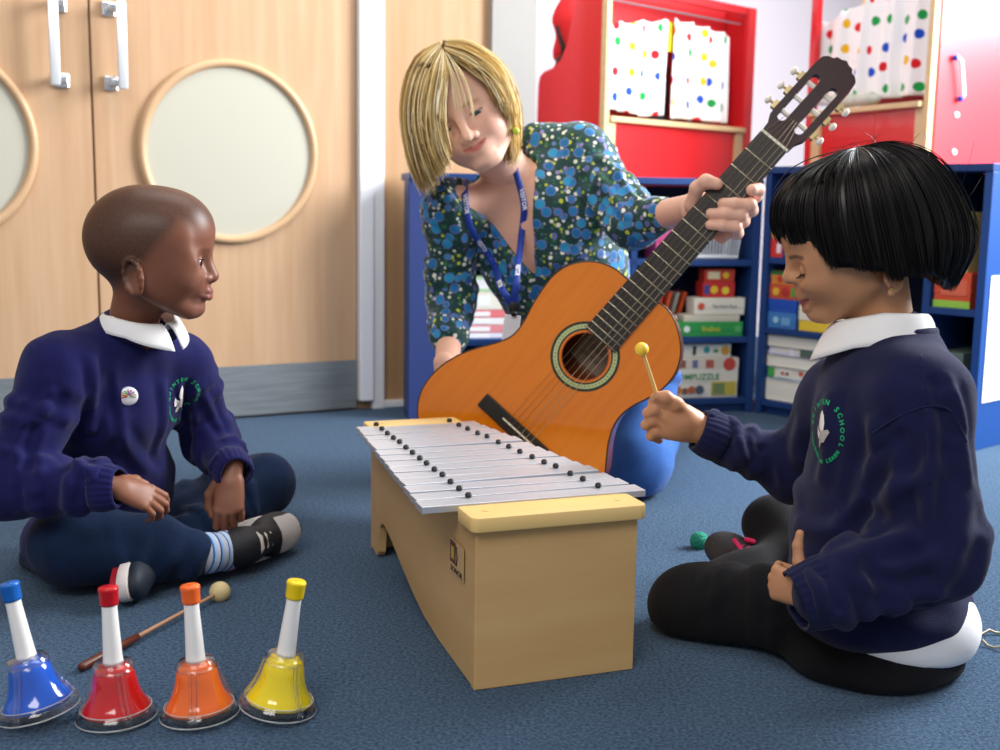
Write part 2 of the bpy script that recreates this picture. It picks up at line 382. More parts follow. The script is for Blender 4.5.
stick('green_mallet',a,b,.003,.003,1,.0175,M_stick,mat('teal_wool','1d9a80',.8,col2='0f7c66',cscale=260,bump=.8,bscale=260),'beater with a green wool head lying on the carpet behind the black shoe')
# cable loop at the right edge
g=G(998,641,.003)
MB().tube([(g.x+.028*math.cos(a)*1.2+.006,g.y+.034*math.sin(a),.003+.004*(k%3==0)) for k in range(26) for a in [k/22*2*PI]],.0019,8).build('wire_ring',mat('wire','b9ad98',.35,metal=.4),smooth='all')
tag(bpy.data.objects['wire_ring'],'thin pale wire loop lying on the carpet at the right edge','wire loop')
# ------------------------------------------------------------ guitar
Pb=P(520,432,2.115); Pn=P(773.5,142,2.075)
gu=(Pn-Pb).normalized()
gn=(Vector((0,0,CH))-(Pn+Pb)/2).normalized(); gn=(gn+Vector((-.10,0,.06))); gn=(gn-gu*gn.dot(gu)).normalized()
gv=gn.cross(gu)                     # to the picture's upper left of the neck ... across
GM=Matrix((( gu.x,gv.x,gn.x,Pb.x),(gu.y,gv.y,gn.y,Pb.y),(gu.z,gv.z,gn.z,Pb.z),(0,0,0,1)))
GL=(Pn-Pb).length
def gp(x,y,h=0):
    p=RP(x,y,Pb+gn*h,gn)-Pb; return (p.dot(gu),p.dot(gv))
def catmull(pts,n=8,closed=False):
    out=[];N=len(pts)
    rg=range(N) if closed else range(N-1)
    for i in rg:
        g=lambda k: Vector(pts[k%N]) if closed else Vector(pts[min(max(k,0),N-1)])
        p0,p1,p2,p3=g(i-1),g(i),g(i+1),g(i+2)
        for k in range(n):
            t=k/n; out.append(.5*((2*p1)+(p2-p0)*t+(2*p0-5*p1+4*p2-p3)*t*t+(3*p1-p0-3*p2+p3)*t**3))
    if not closed: out.append(Vector(pts[-1]))
    return out
GR=empty('guitar',GM,'orange classical guitar with black fretboard held upright at a slant by the woman','guitar')
tr=[(640,289),(627,279),(614,268.5),(598,262.5),(582,262),(566,266.5),(553,276),(542,290),(532,306),(523,323),(512,336),(496,343),(476,348.5),(457,356),(438,369),(424,386),(418,404),(419,424),(427,448),(444,472),(468,492),(497,505),(530,509),(562,505),(590,494),(603,478),(606,462),(608,444),(613,427),(622,414),(634,405),(648,398),(662,389),(674,375),(680,358),(680,341),(675,322),(667,309),(657,301.5)]
ol=[gp(*p) for p in tr]
sm_=catmull([(p[0],p[1],0) for p in ol],5)
outl=[(p.x,p.y) for p in sm_]
DEP=.088
M_top=mat('cedar_lacquer','ea8406',.20,col2='d87002',cscale=6,cstretch=(1,14,1),detail=4,contrast=.8,coat=.6,spec=.5)
M_side=mat('side_lacquer','7d3a14',.2,coat=.6,col2='5f2a0e',cscale=10)
cxg=sum(p[0] for p in outl)/len(outl); cyg=sum(p[1] for p in outl)/len(outl)
def inset(o,d):
    r=[];n=len(o)
    for i in range(n):
        a=Vector(o[i-1]);b=Vector(o[(i+1)%n]); t=(b-a).normalized(); nn=Vector((t.y,-t.x))
        p=Vector(o[i]);
        if nn.dot(Vector((cxg,cyg))-p)<0 and i>=0: pass
        r.append((p.x+nn.x*d,p.y+nn.y*d))
    return r
area2=sum(outl[i-1][0]*outl[i][1]-outl[i][0]*outl[i-1][1] for i in range(len(outl)))
SG=-1 if area2>0 else 1
# soundhole centre
shc=gp(585,356.5); shr=.0435
def ring_face(name,outer,hole_c,hole_r,z,mt,thick):
    me=MB(); bm=bmesh.new()
    n=len(outer); vo=[bm.verts.new((p[0],p[1],z)) for p in outer]
    m_=48; vh=[bm.verts.new((hole_c[0]+hole_r*math.cos(2*PI*k/m_),hole_c[1]+hole_r*math.sin(2*PI*k/m_),z)) for k in range(m_)]
    eo=[bm.edges.new((vo[i],vo[(i+1)%n])) for i in range(n)]; eh=[bm.edges.new((vh[i],vh[(i+1)%m_])) for i in range(m_)]
    bmesh.ops.triangle_fill(bm,edges=eo+eh,use_beauty=True)
    r=bmesh.ops.extrude_face_region(bm,geom=bm.faces[:])
    for g_ in r['geom']:
        if isinstance(g_,bmesh.types.BMVert): g_.co.z-=thick
    return me.bm(bm).build(name,mt,GR)
ring_face('soundboard',outl,shc,shr,0,M_top,.003)
ins=inset(outl,SG*.001)
sidem=MB(); n=len(ins)
vs=[];fs=[]
for k,(zz,oo) in enumerate(((-.0031,ins),(-DEP,ins),(-DEP,inset(outl,SG*.004)),(-.0031,inset(outl,SG*.004)))): vs+=[(p[0],p[1],zz) for p in oo]
for k in range(3):
    for i in range(n): j=(i+1)%n; fs.append((k*n+i,k*n+j,(k+1)*n+j,(k+1)*n+i))
sidem.add(vs,fs).build('rim',M_side,GR,smooth=True)
MB().prism(ins,-DEP-.003,-DEP-.0001).build('back_plate',M_side,GR)
bt=MB(); bt.tube([(p[0],p[1],-.0012) for p in outl]+[(outl[0][0],outl[0][1],-.0012)],.0019,6)
bt.build('binding',mat('dark_binding','3a2416',.3),GR,smooth='all')
# rosette: concentric inlaid rings with small marks
def ringm(r0,r1,z,mt,name,par=GR,seg=72):
    MB().lathe([(r0,0),(r0,.0004),(r1,.0004),(r1,0)],seg,cap=False,M=T(shc[0],shc[1],z)).build(name,mt,par)
rs=empty('rosette',Matrix.Identity(4)); rs.parent=GR; rs.matrix_local=Matrix.Identity(4)
M_ink=mat('rosette_dark','24301c',.4); M_mint=mat('rosette_mint','b9c48c',.4)
ringm(.0600,.0650,.0001,M_ink,'outer_ring',rs); ringm(.0520,.0600,.0002,M_mint,'mint_ring',rs); ringm(.0488,.0520,.0001,M_ink,'inner_ring',rs); ringm(.0440,.0452,.0001,mat('red_ring','b4380f',.4),'edge_ring',rs)
dk=MB()
for k in range(52):
    a=2*PI*k/52; dk.box(-.0012,.0012,-.0008,.0008,0,.0004,M=T(shc[0]+.056*math.cos(a),shc[1]+.056*math.sin(a),.0007)@R(a,'Z'))
dk.build('inlay_marks',M_ink,rs)
# inside label
lb=empty('inner_label',T(shc[0]-.004,shc[1],-DEP+.002)); lb.parent=GR; lb.matrix_local=T(shc[0]+.006,shc[1]+.0,-DEP+.002)@R(PI*.5,'Z')@R(PI,'Z')
MB().box(-.034,.034,-.03,.03,0,.0006).build('label_paper',mat('old_paper','8f7a68',.8),lb)
for k,(tx,sz) in enumerate((('Classic',.013),('GUITAR',.011))): text('label_text',tx,sz,M_ink,lb,T(0,.008-k*.018,.0008))
# neck and fretboard
na=gp(765.5,133.5); nb_=gp(782.5,152.5)
fa=gp(586.5,327); fb=gp(613.5,352)      # end of the fretboard over the rosette
u0=(fa[0]+fb[0])/2; un=GL
wn=.0295; wf=.0355
def hw(u): return wf+(wn-wf)*(u-u0)/(un-u0)
M_fb=mat('ebonised_board','1d1a18',.38,col2='2a2420',cscale=14,cstretch=(1,12,1))
fbm=MB(); fbm.add([(u0,-hw(u0),.0005),(un,-hw(un),.0005),(un,hw(un),.0005),(u0,hw(u0),.0005),(u0,-hw(u0),.0075),(un,-hw(un),.0075),(un,hw(un),.0075),(u0,hw(u0),.0075)],[(0,3,2,1),(4,5,6,7),(0,1,5,4),(1,2,6,5),(2,3,7,6),(3,0,4,7)])
fbm.build('fretboard',M_fb,GR)
M_fret=mat('fret_wire','cfc6a8',.3,metal=.8)
for k in range(1,20):
    u=GL-GL*(1-2**(-k/12))
    if u<u0+.001: break
    h_=hw(u)
    MB().tube([(u,-h_,.0078),(u,h_,.0078)],.0011,6).build('fret',M_fret,GR,smooth='all')
ub=max(p[0] for p in outl)
def neck(u,v):                       # half-round neck behind the board
    uu=ub-.012+(un+.004-(ub-.012))*u; a=PI*(v); h_=hw(uu)-.0008; dp=.0165+.012*max(0,1-(uu-ub+.012)/.05)**2
    return (uu,-h_*math.cos(a),-.0002-dp*math.sin(a)+.0002)
nm=MB(); nm.grid(neck,24,17); nm.build('neck',mat('neck_mahogany','5a2a16',.3,coat=.3),GR,smooth='all')
MB().box(un,un+.005,-.0298,.0298,-.001,.0095,r=.0008).build('nut',mat('bone','efe9d2',.35),GR)
# bridge
bg=empty('bridge',Matrix.Identity(4)); bg.parent=GR; bg.matrix_local=T(-.0,0,0)
bx1=gp(484,395); bx2=gp(472,406)
MB().box(-.016,.013,-.094,.094,.0002,.0075,r=.0015).build('bridge_plate',mat('bridge_wood','1b1715',.45),bg)
MB().box(-.016,.013,-.042,.042,.0076,.0105,r=.001).build('tie_block',MATS['bridge_wood'],bg)
MB().box(-.0015,.0015,-.040,.040,.0075,.0135).build('saddle',MATS['bone'],bg)
for k in range(6):
    v=-.029+.0116*k; vn=-.0245+.0098*k
    st=MB().tube([(-.015,v,.0112),(-.0008,v,.0140),(un+.002,vn,.0100),(un+.05,vn*.55,.004)],.00042 if k>2 else .0006,5)
    st.build('string',mat('nylon','b3a080',.3) if k<3 else mat('wound_string','7a6346',.4,metal=.4),GR,smooth='all')
# headstock traced in its own tilted plane, slotted
hd=empty('headstock',Matrix.Identity(4)); hd.parent=GR; HDM=T(un+.005,0,0)@R(math.radians(9),'Y'); hd.matrix_local=HDM
M_hd=mat('headstock_veneer','2a1115',.4,coat=.1,col2='361518',cscale=10)
hl=.175
hp=[(0,-.0295),(0,.0295),(.016,.031),(.030,.0385),(.06,.0400),(hl-.025,.0400),(hl-.008,.0375),(hl-.001,.030),(hl+.001,.021),(hl+.007,.017),(hl+.008,.008),(hl+.012,0),(hl+.008,-.008),(hl+.007,-.017),(hl+.001,-.021),(hl-.001,-.030),(hl-.008,-.0375),(hl-.025,-.0400),(.06,-.0400),(.030,-.0385),(.016,-.031)]
def slotted():
    bm=bmesh.new(); vo=[bm.verts.new((p[0],p[1],0)) for p in hp]; es=[bm.edges.new((vo[i],vo[(i+1)%len(vo)])) for i in range(len(vo))]
    for sg in (-1,1):
        loop=[]
        for cc,a0 in ((.040,PI/2),(.128,-PI/2)):
            for k in range(9): a=a0+k*PI/8; loop.append((cc+.0085*math.cos(a),sg*.0195+.0085*math.sin(a)))
        vl=[bm.verts.new((p[0],p[1],0)) for p in loop]; es+=[bm.edges.new((vl[i],vl[(i+1)%len(vl)])) for i in range(len(vl))]
    bmesh.ops.triangle_fill(bm,edges=es,use_beauty=True)
    r=bmesh.ops.extrude_face_region(bm,geom=bm.faces[:])
    for g_ in r['geom']:
        if isinstance(g_,bmesh.types.BMVert): g_.co.z-=.017
    return MB().bm(bm)
slotted().build('head_plate',M_hd,hd)
M_brass=mat('brass','c8b283',.3,metal=.8); M_pearl=mat('pearl_button','f3ecdc',.25)
for sg in (-1,1):
    for k in range(3):
        x=.050+k*.034
        t_=empty('tuning_peg',Matrix.Identity(4)); t_.parent=GR; t_.matrix_local=HDM@T(x,sg*.0175,-.008)
        MB().tube([(0,-.012,0),(0,.012,0)],.0046,14).build('roller',M_pearl,t_,smooth=True)
        MB().tube([(0,sg*.012,0),(0,sg*.036,0)],.0026,8).box(-.008,.008,sg*.027-.004,sg*.027+.003,-.007,.006).build('peg_shaft',M_brass,t_,smooth=True)
        MB().lathe([(0,-.0065),(.0045,-.006),(.0062,0),(.0045,.006),(0,.0065)],16,cap=False,M=T(0,sg*.0415,-.001)@Matrix.Diagonal((1.35,.95,1.1,1))).build('peg_button',M_pearl,t_,smooth='all')
    MB().box(.040,.128,sg*.0385-.0012,sg*.0385+.0012,-.014,-.003,r=.0005).build('side_rail',M_brass,hd)
# ------------------------------------------------------------ implicit surfaces (numpy) meshed with surface nets
def V3(*a): return np.array(a,dtype=np.float64)
class Sdf:
    def __init__(s): s.p=[]; s.disp=[]
    def _a(s,fn,lo,hi,k,op): s.p.append((fn,np.array(lo,float),np.array(hi,float),k,op)); return s
    def cone(s,a,b,ra,rb=None,k=.01,op='u',flat=None):
        a=np.array(a,float); b=np.array(b,float); rb=ra if rb is None else rb
        ab=b-a; L2=max(ab.dot(ab),1e-12)
        # flat=(axis vector, factor): distance squashed along an axis (factor <1 makes it thinner there)
        if flat is not None:
            ax=np.array(flat[0],float); ax/=np.linalg.norm(ax); q=1/flat[1]
        def fn(X,Y,Z):
            dx,dy,dz=X-a[0],Y-a[1],Z-a[2]
            t=np.clip((dx*ab[0]+dy*ab[1]+dz*ab[2])/L2,0,1)
            dx=dx-t*ab[0]; dy=dy-t*ab[1]; dz=dz-t*ab[2]
            d2=dx*dx+dy*dy+dz*dz
            if flat is not None:
                al=dx*ax[0]+dy*ax[1]+dz*ax[2]; d2=d2+al*al*(q*q-1)
            return np.sqrt(d2)-(ra+(rb-ra)*t)
        r=max(ra,rb)*(1.0 if flat is None or flat[1]<=1 else flat[1])
        return s._a(fn,np.minimum(a,b)-r,np.maximum(a,b)+r,k,op)
    def chain(s,pts,k=.01,op='u',flat=None):
        for (p,r),(q,t) in zip(pts[:-1],pts[1:]): s.cone(p,q,r,t,k,op,flat)
        return s
    def ell(s,c,r,k=.01,rot=None,op='u'):
        c=np.array(c,float); r=np.array(r,float); Rm=np.eye(3) if rot is None else np.array(rot)  # columns = axes
        def fn(X,Y,Z):
            dx,dy,dz=X-c[0],Y-c[1],Z-c[2]
            u=(dx*Rm[0,0]+dy*Rm[1,0]+dz*Rm[2,0])/r[0]; v=(dx*Rm[0,1]+dy*Rm[1,1]+dz*Rm[2,1])/r[1]; w=(dx*Rm[0,2]+dy*Rm[1,2]+dz*Rm[2,2])/r[2]
            k0=np.sqrt(u*u+v*v+w*w); k1=np.sqrt((u/r[0])**2+(v/r[1])**2+(w/r[2])**2)+1e-9
            return k0*(k0-1)/k1
        m=np.abs(Rm)@r
        return s._a(fn,c-m,c+m,k,op)
    def half(s,fn,lo,hi,k=.002,op='i'): return s._a(fn,lo,hi,k,op)
    def mesh(s,h,pad=None,clipz=None):
        us=[p for p in s.p if p[4]=='u']
        lo=np.min([p[1] for p in us],0)-3*h-.004; hi=np.max([p[2] for p in us],0)+3*h+.004
        n=np.ceil((hi-lo)/h).astype(int)+1
        ax=[lo[i]+h*np.arange(n[i]) for i in range(3)]
        D=np.full(n,.05,dtype=np.float64)
        for fn,a,b,k,op in s.p:
            mg=k+3*h+.003
            i0=np.maximum(np.floor((a-mg-lo)/h).astype(int),0); i1=np.minimum(np.ceil((b+mg-lo)/h).astype(int)+1,n)
            if op=='i': i0=np.zeros(3,int); i1=n
            if np.any(i1<=i0): continue
            sl=tuple(slice(i0[i],i1[i]) for i in range(3))
            X,Y,Z=ax[0][sl[0],None,None],ax[1][None,sl[1],None],ax[2][None,None,sl[2]]
            d=fn(X,Y,Z); c=D[sl]
            if op=='u':
                q=np.maximum(k-np.abs(c-d),0)/max(k,1e-9); D[sl]=np.minimum(c,d)-q*q*k*.25
            elif op=='s':
                d=-d; q=np.maximum(k-np.abs(c-d),0)/max(k,1e-9); D[sl]=np.maximum(c,d)+q*q*k*.25
            else:
                q=np.maximum(k-np.abs(c-d),0)/max(k,1e-9); D[sl]=np.maximum(c,d)+q*q*k*.25
        for fn in s.disp:
            X,Y,Z=np.meshgrid(*ax,indexing='ij',sparse=True)
            D=D+fn(X,Y,Z)*(np.abs(D)<.03)
        if clipz is not None: D=np.maximum(D,clipz-ax[2][None,None,:])
        S=D<0
        c=[S[i:n[0]-1+i,j:n[1]-1+j,k:n[2]-1+k] for i in (0,1) for j in (0,1) for k in (0,1)]
        cnt=sum(x.astype(np.int8) for x in c); act=(cnt>0)&(cnt<8)
        I,J,K=np.nonzero(act); m=len(I)
        idx=np.full(act.shape,-1,np.int64); idx[I,J,K]=np.arange(m)
        acc=np.zeros((m,3)); num=np.zeros(m)
        cor=[(i,j,k) for i in (0,1) for j in (0,1) for k in (0,1)]
        for a_ in cor:
            for d_ in range(3):
                if a_[d_]: continue
                b_=list(a_); b_[d_]=1
                da=D[I+a_[0],J+a_[1],K+a_[2]]; db=D[I+b_[0],J+b_[1],K+b_[2]]
                x=(da<0)!=(db<0); t=np.where(x,da/np.where(x,da-db,1),0)
                p=np.array(a_,float)[None,:].repeat(m,0); p[:,d_]+=t
                acc+=p*x[:,None]; num+=x
        v=(np.stack([I,J,K],1)+acc/num[:,None])*h+lo
        fs=[]
        for d_ in range(3):
            A=[slice(None)]*3;B=[slice(None)]*3; A[d_]=slice(0,-1);B[d_]=slice(1,None)
            s0_,s1_=S[tuple(A)],S[tuple(B)]; ed=s0_!=s1_
            o=[q for q in range(3) if q!=d_]
            e=np.argwhere(ed); e=e[(e[:,o[0]]>0)&(e[:,o[1]]>0)&(e[:,o[0]]<n[o[0]]-1)&(e[:,o[1]]<n[o[1]]-1)]
            def cell(da,db):
                q=e.copy(); q[:,o[0]]-=da; q[:,o[1]]-=db; return idx[q[:,0],q[:,1],q[:,2]]
            f=np.stack([cell(0,0),cell(1,0),cell(1,1),cell(0,1)],1)
            fl=s0_[e[:,0],e[:,1],e[:,2]]
            if d_==1: fl=~fl
            f[~fl]=f[~fl][:,::-1]
            fs.append(f)
        f=np.concatenate(fs); f=f[(f>=0).all(1)]
        return v,f
def relax(v,f,it=1,lam=.5):
    E=np.concatenate([f[:,[0,1]],f[:,[1,2]],f[:,[2,3]],f[:,[3,0]]]); E=np.concatenate([E,E[:,::-1]])
    deg=np.bincount(E[:,0],minlength=len(v)).astype(float); deg[deg==0]=1
    for _ in range(it):
        a=np.stack([np.bincount(E[:,0],weights=v[E[:,1],i],minlength=len(v)) for i in range(3)],1)/deg[:,None]
        v=v+(a-v)*lam
    return v
def npmesh(name,v,f,mt,parent=None,m=None,colors=None,origin=None,mi=None):
    if origin is not None: v=v-np.array(origin)
    me=bpy.data.meshes.new(name)
    me.vertices.add(len(v)); me.vertices.foreach_set('co',v.astype(np.float32).ravel())
    k=f.shape[1]
    me.loops.add(f.size); me.loops.foreach_set('vertex_index',f.astype(np.int32).ravel())
    me.polygons.add(len(f)); me.polygons.foreach_set('loop_start',np.arange(0,f.size,k,dtype=np.int32)); me.polygons.foreach_set('loop_total',np.full(len(f),k,np.int32))
    if mi is not None: me.polygons.foreach_set('material_index',mi.astype(np.int32))
    me.update(calc_edges=True); me.validate()
    if colors is not None:
        a=me.color_attributes.new('Col','FLOAT_COLOR','POINT'); c=np.ones((len(v),4),np.float32); c[:,:3]=colors; a.data.foreach_set('color',c.ravel())
    me.shade_smooth()
    return link(name,me,mt,parent,m)
def join(*vf):
    V=[];Fs=[];n=0
    for v,f in vf: V.append(v); Fs.append(f+n); n+=len(v)
    return np.concatenate(V),np.concatenate(Fs)
def xf(M,v): 
    M=np.array(M); return v@M[:3,:3].T+M[:3,3]
def frame(o,fwd,up):                 # local x = fwd, z = up, y = left
    x=Vector(fwd).normalized(); z=Vector(up); z=(z-x*z.dot(x)).normalized(); y=z.cross(x)
    return Matrix(((x.x,y.x,z.x,o[0]),(x.y,y.y,z.y,o[1]),(x.z,y.z,z.z,o[2]),(0,0,0,1)))
def noise3(seed,scale,amp,oct=3):
    r=np.random.default_rng(seed); K=[(r.normal(size=3)*scale*(1.7**o),r.uniform(0,6.28),.6**o) for o in range(oct) for _ in range(4)]
    def fn(X,Y,Z):
        t=0
        for k,ph,a in K: t=t+a*np.sin(k[0]*X+k[1]*Y+k[2]*Z+ph)
        return t*amp*.4
    return fn
def smooth01(x): x=np.clip(x,0,1); return x*x*(3-2*x)
# ------------------------------------------------------------ head: x forward, y left, z up; unit = metres for a head .205 high
def head_sdf(q):
    g=q.get; S=Sdf(); k=.014
    ch=g('chin',.0); fw=g('fw',1.); nz=g('nose',1.); er=g('ez',-.004); cr=g('cran',1.)
    S.ell((-.014*cr,0,.027),(.093*cr,.0735*g('cw',1),.0765),.02)
    S.ell((-.040*cr,0,.010),(.062*cr,.063,.060),.02)
    S.ell((.034+g('fh',0),0,.036),(.050,.056,.050),.034)                      # forehead
    S.ell((.022,0,-.026),(.056*fw,.053*g('jw',1),.066),.022)        # face block
    for s in (-1,1):
        S.ell((.050,s*.031,-.034),(.026*g('ck',1),.024*g('ck',1),.027),.018)     # cheek
        S.ell((.060,s*.040,-.012),(.017,.014,.011),.014)           # cheek bone
        S.cone((-.004,s*.050*g('jw',1),-.050),(.052,s*.016,-.088+ch),.019,.015,.018)
        S.cone((.073,s*.010,er+.0205),(.057,s*.046,er+.014),.0080,.0070,.014)    # brow
        S.ell((.006,s*.052,.010),(.055,.020,.045),.02); S.ell((.022,s*.040,-.034),(.040,.022,.036),.02)
    S.ell((.061,0,-.086+ch),(.0165,.018,.0140),.014)              # chin
    S.ell((.062,0,-.054),(.024,.027,.020),.014)                   # muzzle
    # eye sockets
    ey=.0305; 
    for s in (-1,1): S.ell((.089,s*ey,er+.001),(.0165,.018,.0120),.013,op='s')
    # nose
    nt=g('tip',(.0955,-.030)); nb=g('bridge',(.079,.002))
    S.cone((nb[0],0,nb[1]+.008),(nt[0]-.008,0,nt[1]+.006),.0075,.0085*nz,.010)
    S.ell((nt[0]-.006,0,nt[1]),(.0105,.0095*nz,.0085),.007)
    for s in (-1,1): S.ell((nt[0]-.014,s*.0115*nz,nt[1]-.0025),(.0100,.0070*nz,.0068),.005)
    for s in (-1,1): S.ell((nt[0]-.0085,s*.0058*nz,nt[1]-.0085),(.0045,.0028,.0035),.002,op='s')
    # lips
    lx=g('lip',.083); lz=g('lz',-.056); lw=g('lw',.021); up=g('smile',0.); lt=g('lt',1.)
    for s in (-1,1):
        S.chain([((lx,0,lz+.0045),.0042*lt),((lx-.003,s*lw*.5,lz+.0045+up*.3),.0042*lt),((lx-.013,s*lw,lz+up),.0022)],.004)
        S.chain([((lx-.0015,0,lz-.0045-g('open',0)),.0050*lt),((lx-.0045,s*lw*.5,lz-.0038-g('open',0)*.8+up*.3),.0045*lt),((lx-.0135,s*lw,lz+up),.0022)],.004)
    for s in (-1,1):
        S.cone((lx+.010,0,lz-.0002-g('open',0)*.4),(lx-.006,s*lw*1.05,lz+up*.9),.0012+g('open',0)*.45,.0010,.0025,op='s')
    # lids: shell over the eyeball with a slit
    R_=.0122
    eo=g('lid',(.55,-.35))      # upper / lower edge of the opening, in units of eye radius
    ex=g('ex',.0655)
    def lid(s,zlo,zhi,r):
        c=np.array((ex,s*ey,er)); 
        def fn(X,Y,Z):
            d=np.sqrt((X-c[0])**2+(Y-c[1])**2+(Z-c[2])**2)-r
            return np.maximum(d,np.maximum(zlo-(Z-c[2]),(Z-c[2])-zhi))
        S._a(fn,c-r,c+r,.0018,'u')
    for s in (-1,1):
        a=s*.18
        lid(s,eo[0]*R_,R_*1.3,R_+.0016); lid(s,-R_*1.3,eo[1]*R_,R_+.0012)
    # ears
    eax=g('earx',-.008); eaz=g('earz',-.012); er_=g('ears',1.)
    for s in (-1,1):
        o=V3(eax,s*.0705*g('cw',1),eaz); out=V3(-.50,s*.86,0); out/=np.linalg.norm(out); fwd=V3(.86,s*.50,0.05); 
        upv=V3(-.18,0,.98)
        pts=[]
        for i in range(11):
            t=i/10; a=math.radians(-35+ t*285)
            rx=.0150*er_; rz=.0235*er_
            pts.append((o+out*(.0065)+fwd*(rx*math.cos(a))+upv*(rz*math.sin(a)*(1 if math.sin(a)>0 else 1.02)),.0030*er_ if t<.85 else .0042*er_))
        S.chain(pts,.0035)
        rot=np.stack([fwd/np.linalg.norm(fwd),out,np.cross(fwd/np.linalg.norm(fwd),out)],1)
        S.ell(o+out*.001,(.0150*er_,.0052,.0235*er_),.004,rot=rot)
        S.ell(o+out*.0085+fwd*.001+upv*.000,(.0085*er_,.0050,.0135*er_),.003,rot=rot,op='s')
        S.ell(o+fwd*.0115+out*.003-upv*.001,(.0038,.0032,.006),.004,rot=rot)     # tragus
        S.ell(o+out*.004-upv*.0215+fwd*.004,(.0075*er_,.0038,.0070*er_),.004,rot=rot)    # lobe
    return S,(ex,ey,er,R_)
def head_colors(v,q,skin,lip,hairc=None):
    c=np.tile(np.array(lin(skin)[:3]),(len(v),1)); x,y,z=v.T
    lx=q.get('lip',.083); lz=q.get('lz',-.056); lw=q.get('lw',.021); up=q.get('smile',0.)
    zz=lz+up*(np.abs(y)/lw)**1.5
    th=.0085*q.get('lt',1.)*np.sqrt(np.clip(1-(np.abs(y)/(lw*1.05))**2,0,1))+.0004
    m=smooth01(1.4-np.abs(z-zz)/np.maximum(th,1e-4)*1.0)*(x>lx-.022)*(np.abs(y)<lw*1.08)
    c=c*(1-m[:,None])+np.array(lin(lip)[:3])*m[:,None]
    er=q.get('ez',-.004)
    if q.get('brow'):
        bz=er+.0205+q.get('bz',0)-.9*np.maximum(np.abs(y)-.030,0)**1.1*.35-.10*np.maximum(.024-np.abs(y),0)
        m=smooth01(1.5-np.abs(z-bz)/.0028)*smooth01((np.abs(y)-.010)/.006)*smooth01((.050-np.abs(y))/.008)*(x>.03)*q.get('browa',.8)
        c=c*(1-m[:,None])+np.array(lin(q['brow'])[:3])*m[:,None]
    if q.get('lash'):
        ey=.0305; R_=.0122; d=np.sqrt((x-q.get('ex',.0655))**2+(np.abs(y)-ey)**2+(z-er)**2)
        up_=q.get('lid',(.55,-.35))[0]
        m=(d<R_+.0030)*smooth01(1.5-np.abs((z-er)-up_*R_)/.0011)*(x>.06)
        c=c*(1-.85*m[:,None])+np.array(lin(q['lash'])[:3])*.85*m[:,None]
    if hairc is not None:
        line=q['hairline'](x,y,z); line=np.clip(line*(1+.10*np.random.default_rng(3).normal(size=len(x))),0,1); c=c*(1-line[:,None])+np.array(lin(hairc)[:3])*line[:,None]
    return c
def eyes(q,parent,HM,iris='2a1a12',gaze=(1,0,0),sc=1.,white='dcd8d4'):
    ex,ey,er,R_=.0655 if 'ex' not in q else q['ex'],.0305,q.get('ez',-.004),.0122
    gz=Vector(gaze).normalized()
    for s in (1,-1):
        bm=bmesh.new(); bmesh.ops.create_uvsphere(bm,u_segments=32,v_segments=24,radius=R_)
        me=bpy.data.meshes.new('eye'); bm.to_mesh(me); bm.free()
        vv=np.array([v.co for v in me.vertices]); d=vv@np.array(gz)/R_
        a=me.color_attributes.new('Col','FLOAT_COLOR','POINT'); c=np.ones((len(vv),4),np.float32)
        c[:,:3]=lin(white)[:3]; c[d>.80,:3]=lin(iris)[:3]; c[d>.965,:3]=(.004,.004,.004)
        a.data.foreach_set('color',c.ravel()); me.shade_smooth()
        o=link('eye',me,mat('eye_surface','ffffff',.08,attr='Col',coat=.5),parent); o.matrix_local=parent.matrix_world.inverted()@HM@T(ex,s*ey,er)
def lashes(q,parent,HM,up,n=13,L=.006,down=.4,side=(1,-1),col='0e0807'):
    ex,ey,er,R_=q.get('ex',.0655),.0305,q.get('ez',-.004),.0122
    for s in side:
        mb=MB()
        for i in range(n):
            a=math.radians(-48+96*i/(n-1))*s; z=up*R_; r=math.sqrt(max((R_+.0019)**2-z*z,1e-9))
            d=Vector((math.cos(a),math.sin(a),0)); p=Vector((ex,s*ey,er+z))+d*r*.995
            mb.tube([p,p+d*L*.55+Vector((0,0,-L*down*.8)),p+d*L+Vector((0,0,-L*down*.9))],[.00042,.00032,.00012],4)
        mb.build('eyelashes',mat('lash_'+col,col,.5),parent,m=parent.matrix_world.inverted()@HM,smooth='all')
